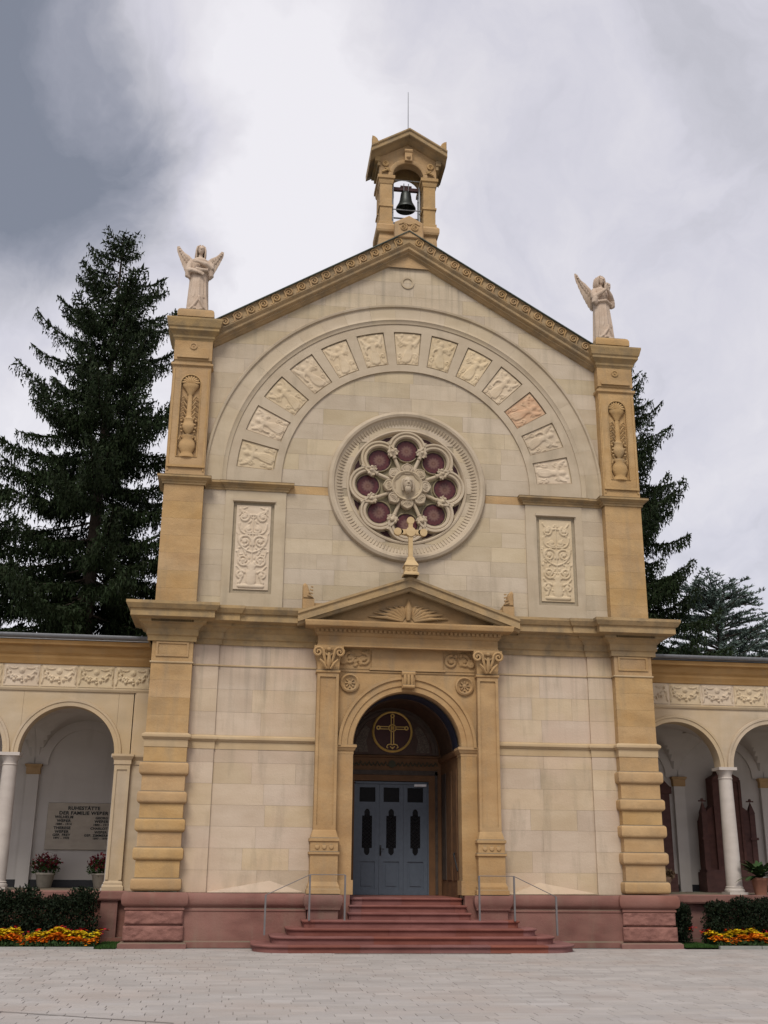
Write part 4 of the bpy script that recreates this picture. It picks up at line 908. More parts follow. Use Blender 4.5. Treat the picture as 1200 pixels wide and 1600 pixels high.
for k in range(9):
    z = 1.18+k*.095; g2.tube([(-.12, .03, z), (0, .03, z+.1), (.12, .03, z)], .009, 4); g2.tube([(-.12, .03, z+.1), (0, .03, z), (.12, .03, z+.1)], .009, 4)
g2m = g2.mesh('iron_grille', BLACK)
for i in range(3):
    l_ = put('door_leaf', lm, do, ((i-1)*.657, 0, .005)); put('pane', g1, l_); put('iron_grille', g2m, l_)
    if i == 1:
        b = MB(); b.box(-.315, -.265, -.012, 0, .98, 1.26); b.tube([(-.29, -.01, 1.16), (-.29, -.06, 1.16), (-.19, -.06, 1.16)], .012, 6); b.tube([(-.29, -.012, 1.02), (-.29, -.05, 1.06), (-.29, -.05, 1.2)], .015, 6); b.build('door_handle', BLACK, l_)
MB().box(.62, .95, -.09, -.03, 2.80, 2.86).build('door_closer', WHITEM, do)

# ---- bell turret on the ridge
bt = empty('bell_turret', (0, -.05, 0), parent=ch)
D = .92
def B_(mb, name, mat=GOLD, **k): return mb.build(name, mat, bt, **k)
b = MB()
b.sweep([(-.86, D), (-.86, 0), (.86, 0), (.86, D)], [(.02, 18.3), (.01, 18.9), (.0, 19.25), (-.02, 19.36), (-.02, 19.42), (.05, 19.46), (.07, 19.52), (.07, 19.66), (.03, 19.72), (0, 19.75), (-.4, 19.76)]); b.box(-.80, .80, .05, D-.05, 18.0, 19.70); B_(b, 'turret_base', recalc=True)
b = MB(); b.prism([(-.42, 19.15), (.42, 19.15), (.42, 19.66), (.0, 19.90), (-.42, 19.66)], -.28, .06, .03); B_(b, 'base_gablet')
b = MB()
for s2 in (-1, 1): b.tube([(x, -.29, z) for x, z in spiral(s2*.17, 19.48, .115, 1.7, s2, PI/2, 20)], .026, 6)
b.tube([(-.3, -.28, 19.57), (-.17, -.29, 19.63), (0, -.29, 19.57), (.17, -.29, 19.63), (.3, -.28, 19.57)], .025, 6); B_(b, 'volute_relief', smooth=True)
for s2 in (-1, 1):
    for y0 in (0.04, D-.38):
        xa, xb = sorted((s2*.47, s2*.83)); b = MB(); path = [(xa, y0), (xb, y0), (xb, y0+.36), (xa, y0+.36)]
        b.sweep(path, [(.03, 19.74), (.03, 19.84), (0, 19.87), (0, 20.34), (.03, 20.35), (.03, 20.41), (0, 20.42), (0, 21.12), (.02, 21.14), (.04, 21.22), (.04, 21.28), (.08, 21.30), (.08, 21.40), (.02, 21.42), (-.1, 21.42)], closed=True); B_(b, 'pillar', recalc=True)
# arch head: arched walls on four sides
def archhead(xh, inner, zs, poly_top, y0, y1):
    b = MB(); pts = [(inner*math.cos(R(a)), zs+inner*math.sin(R(a))) for a in range(180, -1, -12)]
    for p, q in zip(pts, pts[1:]): b.prism([p, q, (q[0], poly_top(q[0])), (p[0], poly_top(p[0]))], y0, y1)
    for s2 in (-1, 1):
        a, c_ = sorted((s2*inner, s2*xh)); b.prism([(a, zs), (c_, zs), (c_, poly_top(c_)), (a, poly_top(a))], y0, y1)
    return b
gt = lambda x: 22.62-.62*abs(x)
for y0, y1 in ((.03, .30), (D-.22, D-.03)): B_(archhead(.86, .47, 21.41, gt, y0, y1), 'arch_head', recalc=True)
b = MB()
for s2 in (-1, 1): b.box(min(s2*.5, s2*.84), max(s2*.5, s2*.84), .36, D-.36, 21.75, 22.1); b.add([(s2*.01, .36, 22.55), (s2*.84, .36, 22.05), (s2*.84, D-.36, 22.05), (s2*.01, D-.36, 22.55)], [(0, 1, 2, 3)])
B_(b, 'turret_ceiling', mat=BELLWOOD)
b = MB(); b.revolve(0, 21.41, [(.46, .1), (.46, -.04), (.49, -.06), (.57, -.06), (.60, -.03), (.61, .05)], 0, 180, 24); B_(b, 'turret_archivolt', smooth=True, loc=(0, .03, 0), recalc=True)
b = MB(); b.box(-.11, .11, -.12, .05, 21.9, 22.3); b.tube([(-.12, -.1, 22.24), (.12, -.1, 22.24)], .06, 8); b.ball((0, -.12, 22.02), .07, 8, 6); B_(b, 'turret_keystone', smooth=True)
b = MB()
for s2 in (-1, 1): b.revolve(s2*.68, 21.82, [(.10, .03), (.10, -.01), (.06, -.02), (.03, .01), (.001, -.02)], 0, 360, 14); b.tube([(s2*.5, 0, 21.52), (s2*.62, -.03, 21.58), (s2*.78, -.01, 21.5)], .035, 6); b.tube([(s2*.55, 0, 21.62), (s2*.7, -.03, 21.63)], .03, 6)
B_(b, 'turret_ornament', smooth=True)
rt_ = MB()
for s2 in (-1, 1):
    prof = [(.0, 0), (.05, .02), (.12, .06), (.18, .09), (.30, .11), (.32, .13), (.32, .24), (.36, .28), (.36, .33)]
    k = len(prof); vs = []
    gz = lambda x: 22.55-.60*abs(x)
    full = [(-o_, h) for o_, h in prof] + [(D+o_, h) for o_, h in prof[::-1]]
    kk = len(full)
    for x in (0, 1.14): vs += [(s2*x, y, gz(x)+h) for y, h in full]
    rt_.add(vs, [(j, (j+1) % kk, kk+(j+1) % kk, kk+j) for j in range(kk)] + [tuple(range(kk)), tuple(range(2*kk-1, kk-1, -1))])
B_(rt_, 'turret_roof', mat=WEATH, recalc=True)
# eaves moulding on the flanks
for s2 in (-1, 1):
    b = MB(); b.box(min(s2*.84, s2*1.0), max(s2*.84, s2*1.0), -.05, D+.05, 21.85, 22.02); b.box(min(s2*.84, s2*.92), max(s2*.84, s2*.92), -.02, D+.02, 21.72, 21.86); B_(b, 'eaves_moulding', mat=WEATH)
for s2 in (-1, 1):
    b = MB(); pts = [(-.1, 0), (.1, 0), (.1, .12), (.04, .24), (-.03, .30), (-.1, .32)]
    if s2 > 0: pts = [(-x, z) for x, z in pts[::-1]]
    b.prism(pts, -.1, .1, .02); B_(b, 'corner_horn', loc=(s2*1.02, -.24, 22.2))
b = MB(); b.tube([(-.46, .2, 21.40), (.46, .2, 21.40)], .012, 6); b.tube([(-.46, .3, 20.45), (.46, .3, 20.45)], .018, 6); b.tube([(-.46, .6, 20.35), (.46, .6, 20.35)], .025, 6)
for s2 in (-1, 1): b.box(s2*.40-.02, s2*.40+.02, .36, .42, 19.77, 21.35); b.box(s2*.40-.02, s2*.40+.02, .6, .66, 19.77, 21.2)
B_(b, 'bell_frame', mat=STEEL)
b = MB(); b.tube([(0, .0, 22.8), (0, .0, 23.05)], [.045, .025], 8); b.ball((0, .0, 23.06), .045, 8, 6); b.tube([(0, .0, 23.05), (0, .0, 24.45)], [.014, .009], 6); b.build('lightning_rod', GUT, ch, loc=(0, -.05, 0))
gbx = MB(); gbx.box(-.40, .04, .0, .2, 0, .36); gbx.box(-.36, 0, -.01, 0, .03, .33); tag(gbx.build('loudspeaker_box', GREYBOX, loc=(0, .42, 19.76)), 'grey box standing on the floor of the bell turret under the bell', 'box')
bell = empty('bell', (0, .40, 20.60)); tag(bell, 'dark bronze bell hanging from a red timber yoke in the turret arch', 'bell')
MB().lathe([(.02, .58), (.10, .57), (.15, .52), (.165, .42), (.18, .30), (.21, .18), (.27, .06), (.30, 0), (.30, -.03), (.27, -.02), (.2, .15), (.02, .4)], 28).build('bell_body', BRONZE, bell, True, ang=40, recalc=True)
MB().tube([(0, 0, .4), (0, 0, .02)], .018, 6).ball((0, 0, -.01), .05, 8, 6).build('clapper', BLACK, bell, True)
b = MB().box(-.46, .46, -.05, .05, .60, .70); b.box(-.17, .17, -.06, .06, .70, .76); b.build('yoke', BELLWOOD, bell)
b = MB()
for x in (-.07, .07): b.tube([(x, -.08, .56), (x, -.09, .68), (x, -.07, .82)], .014, 6)
b.tube([(.38, 0, .7), (.42, -.05, .4), (.36, -.05, .22)], .022, 6); b.tube([(-.40, -.05, .74), (-.40, -.05, .30)], [.03, .035], 6); b.build('bell_straps', STEEL, bell)

# ================================================================== STEPS AND RAILINGS
st_ = empty('entrance_steps', (0, 0, 0)); tag(st_, 'flight of red sandstone steps with rounded ends up to the portal', 'steps')
def step(w, yf, z, yb, rad, n):
    """one step: an Empty that parents its slabs; the two end slabs carry the rounded corners"""
    e_ = empty('step', (0, 0, 0), parent=st_)
    lv = [(z-.157, -.045), (z-.055, -.045), (z-.045, -.008), (z-.03, 0), (z-.012, -.002), (z, -.016)]
    def slab(pl, flags):
        k = len(pl); vs = []
        for zz, q in lv:
            for i, (x, y) in enumerate(pl):
                nx, ny = flags[i]; vs.append((x+nx*q, y+ny*q, zz))
        b = MB(); b.add(vs, [(l*k+i, l*k+(i+1) % k, (l+1)*k+(i+1) % k, (l+1)*k+i) for l in range(5) for i in range(k)] + [tuple(range(5*k, 6*k)), tuple(range(k-1, -1, -1))])
        b.build('step_slab', STEPM, e_, True, recalc=True)
    inner = w-max(rad, .3); cuts = [-inner]+sorted(random.uniform(-.12, .12)*inner+inner*(2*(i+1)/n-1) for i in range(n-1))+[inner]; g = .0015
    for a, c_ in zip(cuts, cuts[1:]): slab([(a+g, yb), (a+g, yf), (c_-g, yf), (c_-g, yb)], [(0, 0), (0, -1), (0, -1), (0, 0)])
    for sg in (-1, 1):
        pl = [(inner+g, yb), (inner+g, yf)]; fl = [(0, 0), (0, -1)]
        for a in range(0, 91, 15): pl.append((w-rad+rad*math.sin(R(a)), yf+rad-rad*math.cos(R(a)))); fl.append((math.sin(R(a)), -math.cos(R(a))))
        pl.append((w, yb)); fl.append((1, 0))
        if sg < 0: pl = [(-x, y) for x, y in pl]; fl = [(-x, y) for x, y in fl]
        slab(pl, fl)
for k, (w, yf_, rad, n) in enumerate(((3.70, -2.12, .8, 4), (3.28, -1.78, .55, 3), (2.92, -1.42, .4, 3), (2.55, -1.06, .12, 2))): step(w, yf_, .157*(k+1), -.2, rad, n)
for k, (w, yf_, yb, n) in enumerate(((1.46, -.72, .4, 2), (1.42, -.40, .5, 1), (1.37, -.08, 2.75, 2))): step(w, yf_, .157*(k+5), yb, .02, n)
def railing(sg, lab):
    r_ = empty('handrail', (sg*2.4, -1.1, .63)); tag(r_, lab, 'railing', 'handrails beside the steps')
    xs = [(sg*3.4, -1.1, .157*2), (sg*2.4, -1.1, .157*4-.0), (sg*1.58, -1.02, .157*4)]
    tp = [1.17, 1.62, 1.62]
    for (x, y, z), t in zip(xs, tp):
        MB().box(x-sg*2.4-.02, x-sg*2.4+.02, y+1.1-.02, y+1.1+.02, z-.63, t-.63).build('post', RAILM, r_)
    b = MB(); b.tube([(x-sg*2.4, y+1.1, t-.63) for (x, y, z), t in zip(xs, tp)], .010, 6); b.build('rail', RAILM, r_)
    return r_
railing(-1, 'thin grey steel handrail on three posts left of the steps'); railing(1, 'thin grey steel handrail on three posts right of the steps')
wr = MB().tube([(0, 0, .0), (0, 0, .05), (-.05, -.15, .02), (-.02, -.5, -.38)], .02, 6); tag(wr.build('wall_handrail', BLACK, loc=(1.30, .55, 2.1)), 'short dark slanting handrail fixed to the right jamb of the portal', 'railing')

# ================================================================== ARCADE WINGS
YA = 1.15; YBK = 4.7; RA = 1.18; ZS = 4.45; BAY = 2.73
def frieze_mesh():
    w, h = .90, .56; st = []; r_ = random.Random(2)
    for k in range(90):                       # festoon of small fruit and leaves, thickest in the middle
        t = r_.random(); a = PI*t; q = (.018+.05*math.sin(a))*r_.uniform(-1, 1); x = -(.36+q)*math.cos(a); z = .46-(.29+q)*math.sin(a)**.9
        st.append(([(x, z), (x+r_.uniform(-.02, .02), z+r_.uniform(-.02, .02))], r_.uniform(.016, .034), .014, r_.uniform(.45, 1.0)))
    st += [([(0, .39), (0, .395)], .075, .06, .7), ([(0, .39), (0, .392)], .035, .03, 1.0)]
    st += mirror([([(.37, .47), (.372, .47)], .05, .05, .9), ([(.40, .44), (.42, .32), (.40, .2), (.43, .08)], .028, .018, .6), (arc2((.33, .48), (.12, .46), .15), .022, .014, .5)])
    return relief(w, h, st, 54, 34, .055, .01, rough=.003).mesh('garland_panel', RELIEF, True, ang=60)
FRM = frieze_mesh()
def arcade(x_pier, cols, xend, sg, label, pil):
    ar_ = empty('arcade', (sg*9, YA, 0)); tag(ar_, label, 'arcade', 'arcade wings beside the chapel')
    bx = sg*9
    def A_(mb, name, mat=WINGST, **k):
        mb.xform(Matrix.Translation((-bx, -YA, 0))); return mb.build(name, mat, ar_, **k)
    x0, x1 = sorted((x_pier, xend))
    centers = [(a+c_)/2 for a, c_ in zip(cols, cols[1:])]
    # wall with arches (0.36 thick)
    b = MB(); yf, yb = YA, YA+.36; zt = 6.08
    xs_all = sorted(cols)
    for c_ in centers:
        pts = [(c_+RA*math.cos(R(a)), ZS+RA*math.sin(R(a))) for a in range(180, -1, -9)]
        for p, q in zip(pts, pts[1:]): b.prism([p, q, (q[0], zt), (p[0], zt)], yf, yb)
    for c_ in cols: b.box(c_-BAY/2+RA, c_+BAY/2-RA, yf, yb, ZS, zt)
    A_(b, 'arch_wall')
    for c_ in centers:
        b = MB(); b.revolve(c_, ZS, [(RA-.01, .36), (RA-.01, 0), (RA, -.03), (RA+.10, -.03), (RA+.11, -.05), (RA+.165, -.05), (RA+.175, 0)], 0, 180, 40); b.xform(Matrix.Translation((0, yf, 0))); A_(b, 'archivolt', smooth=True, recalc=True)
    # entablature
    b = MB(); path = [(x0, YA), (x1, YA)]
    b.sweep(path, [(0, 6.0), (.03, 6.0), (.05, 6.05), (.05, 6.08), (0, 6.1)]); A_(b, 'frieze_moulding', recalc=True)
    b = MB(); b.box(x0, x1, YA+.015, YA+.36, 6.08, 6.72); A_(b, 'frieze_back', mat=RELIEF)
    b = MB(); b.sweep(path, [(0, 6.68), (.03, 6.69), (.05, 6.74), (.08, 6.80), (.10, 6.84), (.10, 6.90), (.16, 6.96), (.20, 7.08), (.20, 7.12), (.34, 7.14), (.35, 7.20), (.38, 7.24), (0, 7.26)]); A_(b, 'cornice', mat=CORN, recalc=True)
    b = MB(); yg = YA-.42
    b.add([(x, yg+.075*math.cos(R(a)), 7.36-.075*math.sin(R(a))) for x in (x0, x1) for a in range(-20, 201, 20)], [(i, i+1, 13+i-1, 12+i-1+0) for i in range(0)])
    n = 12; o_ = 0
    b.f = [(i, i+1, n+i+1, n+i) for i in range(n-1)]
    A_(b, 'gutter', mat=GUT, smooth=True)
    b = MB(); b.box(x0, x1, YA-.37, YA-.02, 7.262, 7.285); A_(b, 'gutter_board', mat=WHITEM if sg < 0 else GUT)
    b = MB(); b.add([(x0, YA-.40, 7.36), (x1, YA-.40, 7.36), (x1, YBK+.4, 8.0), (x0, YBK+.4, 8.0)], [(0, 1, 2, 3)]); A_(b, 'roof', mat=SLATE)
    i = 0; x = x_pier+sg*.06
    while abs(x) < abs(xend)-.2:
        o = put('garland_panel', FRM, ar_, (x+sg*.465-bx, .0+.012, 6.115)); o.scale = (.98, 1, 1); x += sg*.93
    # columns
    for c_ in cols:
        if abs(c_) < 6.6: continue
        col = empty('column', (c_-bx, .18, 1.2), parent=ar_)
        MB().box(-.25, .25, -.25, .25, 0, .06).lathe([(.25, .06), (.26, .09), (.25, .13), (.22, .15), (.23, .18), (.21, .2)], 24).build('base', COLM, col, True)
        MB().lathe([(.205, .2), (.20, 1.2), (.178, 2.95)], 28).build('shaft', COLM, col, True)
        MB().lathe([(.178, 2.93), (.195, 2.96), (.18, 2.98), (.18, 3.05), (.22, 3.14), (.23, 3.17)], 24).box(-.25, .25, -.25, .25, 3.17, 3.25).build('capital', COLM, col, True)
    # plinth with posts and recessed panels, floor slab
    b = MB(); b.sweep([(x0, YA-.12), (x1, YA-.12)], [(0, .98), (.05, .98), (.07, 1.02), (.07, 1.17), (.05, 1.2), (-3.2, 1.2), (-3.2, .98)]); A_(b, 'floor_slab', mat=RED, recalc=True)
    b = MB(); b.box(x0, x1, YA+.02, YA+.3, 0, .985); b.box(x0, x1, YA-.16, YA+.02, 0, .14); A_(b, 'plinth_wall', mat=RED)
    for c_ in cols + ([x_pier+sg*.75] if sg > 0 else []):
        if abs(c_) < 6.6: continue
        b = MB(); b.box(c_-.2, c_+.2, YA-.12, YA+.03, .13, .985); A_(b, 'plinth_post', mat=RED)
    # gallery inside: back wall, groin vaults, back pilasters
    b = MB(); b.box(x0, x1, YBK, YBK+.3, 1.2, 7.2); A_(b, 'back_wall', mat=PLASTER)
    b = MB(); b.box(x0, x1, YBK-.03, YBK, 1.2, 1.40); A_(b, 'skirting', mat=BLACK)
    va = MB(); n = 28; yl, yh = YA+.36, YBK; rr = BAY/2; ry = (yh-yl)/2
    for c_ in centers:
        xs = np.linspace(-rr, rr, n); ys = np.linspace(-ry, ry, n)
        vs = [(c_+x, (yl+yh)/2+y, ZS+max(math.sqrt(max(0, 1.25**2-x*x)), 1.25*math.sqrt(max(0, 1-(y/ry)**2)))) for y in ys for x in xs]
        va.add(vs, [(j*n+i, (j+1)*n+i, (j+1)*n+i+1, j*n+i+1) for j in range(n-1) for i in range(n-1)])
    A_(va, 'groin_vault', mat=PLASTER, smooth=True, ang=25)
    for c_ in cols:
        b = MB(); b.box(c_-.17, c_+.17, YBK-.14, YBK, 1.2, 4.2); A_(b, 'back_pilaster', mat=PLASTER)
        b = MB(); b.sweep([(c_-.17, YBK), (c_-.17, YBK-.14), (c_+.17, YBK-.14), (c_+.17, YBK)], [(0, 4.18), (.02, 4.2), (.02, 4.36), (.06, 4.42), (.06, 4.46), (0, 4.47)]); A_(b, 'pilaster_capital', mat=GOLD, recalc=True)
        b = MB(); b.box(c_-.17, c_+.17, YA+.36, YBK, 5.62, 5.7); A_(b, 'cross_rib', mat=PLASTER)
    for c_ in centers:
        b = MB(); b.revolve(c_, ZS, [(1.0, -.0), (1.0, -.06), (1.355, -.06)], 0, 180, 30); b.xform(Matrix.Translation((0, YBK, 0))); A_(b, 'lunette_arch', mat=PLASTER, recalc=True)
    xx0, xx1 = sorted((x_pier, x_pier+sg*.02))
    b = MB(); b.box(xx0, xx1, YA+.3, YBK, 1.2, 7); A_(b, 'end_wall', mat=PLASTER)
    if pil:      # end pier with pilaster beside the chapel
        pa, pb = pil
        b = MB(); b.box(pb-.03, x1, YA-.0, YA+.36, 1.2, 6.0); A_(b, 'end_pier')
        b = MB(); w0, w1 = pa, pb
        b.box(w0, w1, YA-.10, YA+.36, 1.42, 4.2); A_(b, 'end_pilaster')
        b = MB(); b.box(w0, w0+.07, YA-.125, YA-.09, 1.45, 4.15); b.box(w1-.07, w1, YA-.125, YA-.09, 1.45, 4.15); b.box(w0+.07, w1-.07, YA-.125, YA-.09, 4.07, 4.15); A_(b, 'pilaster_frame')
        b = MB(); pth = [(w0, YA+.3), (w0, YA-.10), (w1, YA-.10), (w1, YA), (x1, YA)]
        b.sweep(pth, [(0, 4.2), (.02, 4.2), (.02, 4.3), (.07, 4.38), (.08, 4.40), (.08, 4.45), (0, 4.46)]); A_(b, 'impost', recalc=True)
        b = MB(); b.sweep([(w0, YA+.3), (w0, YA-.10), (w1, YA-.10), (w1, YA+.1)], [(0, 1.2), (.06, 1.2), (.06, 1.29), (.03, 1.33), (.03, 1.38), (0, 1.43)]); A_(b, 'pilaster_base', recalc=True)
        b = MB(); b.box(pb-.0, x1, YA-.03, YA, 4.45, 6.0); A_(b, 'end_strip')
    return ar_
arcade(-6.45, [-7.1, -9.84, -12.57, -15.30], -15.3, -1, 'left arcade wing with garland frieze, white gallery and memorial plaque', (-7.25, -6.86))
arcade(6.45, [6.20, 8.93, 11.66, 14.39], 14.3, 1, 'right arcade wing with garland frieze and red monument in its gallery', None)

# ---- plaque
pq = empty('memorial_plaque', (-8.37, YBK-.035, 2.18)); tag(pq, 'beige stone memorial plaque with dark lettering on the white gallery wall', 'plaque')
MB().prism([(-.98, 0), (.98, 0), (.98, 1.25), (-.98, 1.25)], -.03, .03, .012).build('slab', PLAQ, pq)
def text(s, x, z, size, parent, mat, y=-.037, sx=1.1):
    cu = bpy.data.curves.new('lettering', 'FONT'); cu.body = s; cu.size = size; cu.align_x = 'CENTER'; cu.extrude = .004; cu.offset = size*.035; cu.space_character = 1.08
    t = bpy.data.objects.new('tmp', cu); C.objects.link(t); dg = bpy.context.evaluated_depsgraph_get(); me = bpy.data.meshes.new_from_object(t.evaluated_get(dg)); bpy.data.objects.remove(t)
    me.materials.clear(); me.materials.append(mat); o = put('lettering', me, parent, (x, y, z), (PI/2, 0, 0)); o.scale = (sx, 1, 1); return o
for s, x, z, q in [('RUHESTÄTTE', 0, 1.065, .125), ('DER FAMILIE WEBER', 0, .935, .125), ('WILHELM', -.52, .835, .10), ('WEBER', -.52, .735, .10), ('1880 - 1964', -.52, .655, .075), ('THERESE', -.55, .545, .10), ('WEBER', -.55, .445, .10), ('GEB. FREY', -.55, .36, .09), ('1891 - 1970', -.55, .285, .075),
                   ('GEORG', .50, .82, .085), ('WEBER', .50, .72, .10), ('1882 - 1966', .5, .64, .075), ('CHARLOTTE', .5, .54, .085), ('WEBER', .5, .44, .09), ('GEB. ZIMMERMANN', .5, .355, .085), ('1897 - 1979', .5, .28, .07)]:
    text(s, x, z, q, pq, INK)

# ---- leafy things
def tufts(b, c, r_, n, size, up=.3, squash=1.0, r=random):
    """n small leaf-sized triangles filling an ellipsoid"""
    for _ in range(n):
        d = Vector((r.gauss(0, 1), r.gauss(0, 1), r.gauss(0, 1))); d.normalize(); q = r.random()**.45
        p = Vector(c)+Vector((d.x*r_[0], d.y*r_[1], d.z*r_[2]))*q
        a = Vector((r.gauss(0, 1), r.gauss(0, 1), r.gauss(0, 1)+up)).normalized(); t = a.cross(Vector((r.gauss(0, 1), r.gauss(0, 1), r.gauss(0, 1)))).normalized(); s = size*r.uniform(.6, 1.4)
        k = len(b.v); b.v += [tuple(p-t*s*.35), tuple(p+a*s), tuple(p+t*s*.35)]; b.f.append((k, k+1, k+2))
def flower_pot(x, y, z, lab, mat):
    f = empty('flower_pot', (x, y, z)); f.scale = (1.22, 1.22, 1.12); tag(f, lab, 'flower pot', 'pots of dark red flowers under the plaque')
    MB().lathe([(.13, 0), (.15, .02), (.20, .28), (.22, .30), (.22, .34), (.19, .34)], 20).build('pot', mat, f, True)
    b = MB(); tufts(b, (0, 0, .48), (.33, .3, .22), 420, .07); b.build('foliage', BEDLEAF, f)
    b = MB(); tufts(b, (0, 0, .58), (.34, .3, .22), 480, .055); b.build('blossoms', DREDF, f)
flower_pot(-9.16, YBK-.6, 1.2, 'pale pot of dark red flowers under the left part of the plaque', POTM)
flower_pot(-7.69, YBK-.6, 1.2, 'pale pot of dark red flowers half hidden behind the pilaster next to the chapel', POTM)
# ---- red gothic monument in the right gallery
mo = empty('gothic_monument', (10.2, YBK-.35, 1.2)); tag(mo, 'dark red sandstone gothic tomb monument with pinnacles behind the column', 'monument')
MB().box(-.85, .85, -.3, .3, 0, .55).box(-.80, .80, -.25, .3, .55, .62).build('base', MONU, mo)
b = MB(); b.box(-.36, .36, -.22, .25, .62, 3.1); b.prism([(-.42, 3.1), (.42, 3.1), (.42, 3.22), (.2, 3.34), (.12, 3.52), (-.12, 3.52), (-.2, 3.34), (-.42, 3.22)], -.26, .25, .02); b.box(-.44, -.36, -.26, .2, .62, 3.16); b.box(.36, .44, -.26, .2, .62, 3.16); b.build('stele', MONU, mo)
MB().prism([(-.2, 1.2), (.2, 1.2), (.2, 2.6), (0, 2.85), (-.2, 2.6)], -.235, -.22).build('niche_panel', DARKP, mo)
for sx in (-1, 1):
    b = MB(); x0, x1 = sorted((sx*.40, sx*.78)); b.box(x0, x1, -.18, .25, .62, 2.0); b.prism([(x0, 2.0), (x1, 2.0), ((x0+x1)/2+sx*.12, 2.22), ((x0+x1)/2-sx*.19, 2.45)] if sx > 0 else [(x0, 2.0), (x1, 2.0), ((x0+x1)/2+.19, 2.45), ((x0+x1)/2-.12, 2.22)], -.16, .2)
    b.build('side_wing', MONU, mo)
    b = MB(); b.box(sx*.74-.08, sx*.74+.08, -.22, -.02, .62, 2.2); b.add([(sx*.74-.09, -.23, 2.2), (sx*.74+.09, -.23, 2.2), (sx*.74+.09, -.01, 2.2), (sx*.74-.09, -.01, 2.2), (sx*.74, -.12, 2.55)], [(0, 1, 4), (1, 2, 4), (2, 3, 4), (3, 0, 4)]); b.ball((sx*.74, -.12, 2.58), .05, 8, 6); b.box(sx*.74-.11, sx*.74+.11, -.14, -.10, 2.53, 2.57); b.box(sx*.74-.12, sx*.74+.12, -.26, .0, 1.45, 1.52)
    b.build('pinnacle', MONU, mo)
m2 = empty('grave_stele', (8.36, YBK-.22, 1.2)); tag(m2, 'narrow dark red sandstone stele seen between the chapel pier and the white wall', 'monument')
MB().box(-.24, .24, -.14, .14, 0, .5).box(-.17, .17, -.1, .1, .5, 2.75).build('shaft', MONU, m2); MB().box(-.23, .23, -.15, .15, 2.75, 2.95).prism([(-.2, 2.95), (.2, 2.95), (0, 3.15)], -.12, .12).build('cap', MONU, m2)
# pots on the right
ur = empty('stone_urn', (6.98, YA+.15, 1.2)); tag(ur, 'brown stone bowl with dry leaves beside the right chapel pier', 'urn')
MB().lathe([(.12, 0), (.14, .04), (.08, .1), (.10, .18), (.2, .3), (.24, .42), (.22, .42)], 20).build('bowl', stone('brown_urn_stone', (.20, .13, .085), (.26, .17, .11), 4, bump=.2), ur, True)
b = MB(); tufts(b, (.06, 0, .48), (.3, .24, .14), 420, .09, .1); b.build('leaves', leaf('dry_brown_leaves', (.09, .06, .035), .4), ur)
pp = empty('potted_plant', (9.55, YA-.02, 1.2)); tag(pp, 'green bushy plant in a terracotta pot right of the column', 'potted plant')
MB().lathe([(.15, 0), (.21, .34), (.23, .36), (.23, .42), (.19, .42)], 22).build('pot', TERRA, pp, True)
b = MB(); rr = random.Random(3)
for k in range(60):
    a = rr.uniform(0, 2*PI); l = rr.uniform(.5, .98); e_ = rr.uniform(.25, 1.2); d = Vector((math.cos(a), math.sin(a), 0)); n_ = Vector((-d.y, d.x, 0)); p0 = Vector((0, 0, .42)); pts = []
    for i in range(6):
        t = i/5; p = p0+d*l*t*math.cos(e_*.8)+Vector((0, 0, l*(t*math.sin(e_)*1.1-.45*t*t))); w = .065*math.sin(PI*min(1, t*.9+.1)); pts.append((p-n_*w, p+n_*w))
    k0 = len(b.v)
    for a_, c_ in pts: b.v += [tuple(a_), tuple(c_)]
    b.f += [(k0+2*i, k0+2*i+1, k0+2*i+3, k0+2*i+2) for i in range(5)]
b.build('leaves', PLANT, pp)

# ---- hedges (clipped dark shrubs in a row), flower beds, grass
def shrub(x, y, w, h, lab, grp):
    s_ = empty('hedge_shrub', (x, y, 0)); tag(s_, lab, 'shrub', grp)
    b = MB()
    for k in range(6): tufts(b, (random.uniform(-w*.1, w*.1), random.uniform(-.06, .06), h*(.14+.135*k)), (w*(.70-.03*k), .42-.03*k, h*.22), 560, .06, .8)
    tufts(b, (0, 0, h*.86), (w*.5, .3, h*.16), 420, .06, 1.2)
    b.build('foliage', YEW, s_); MB().tube([(0, 0, 0), (.02, 0, h*.4), (0, .01, h*.75)], [.04, .03, .015], 6).build('stem', BARK, s_)
lx = [-7.62, -8.27, -8.92, -9.57, -10.22, -10.87, -11.52]
wl = ['nearest the chapel', 'second from the chapel', 'third from the chapel', 'fourth from the chapel', 'fifth from the chapel', 'sixth from the chapel', 'furthest from the chapel']
for i, x in enumerate(lx): shrub(x, .45, .72, random.uniform(1.08, 1.28), f'dark evergreen hedge shrub under the left arcade, {wl[i]}', 'hedge shrubs under the left arcade')
rx = [7.08, 8.1, 8.75, 9.4, 10.05, 10.7]
wr_ = ['small one against the chapel pier', 'second from the chapel', 'third from the chapel', 'fourth from the chapel', 'fifth from the chapel', 'furthest from the chapel']
for i, x in enumerate(rx): shrub(x, .62, .5 if i == 0 else .68, 1.0 if i == 0 else random.uniform(.98, 1.18), f'dark evergreen hedge shrub under the right arcade, {wr_[i]}', 'hedge shrubs under the right arcade')
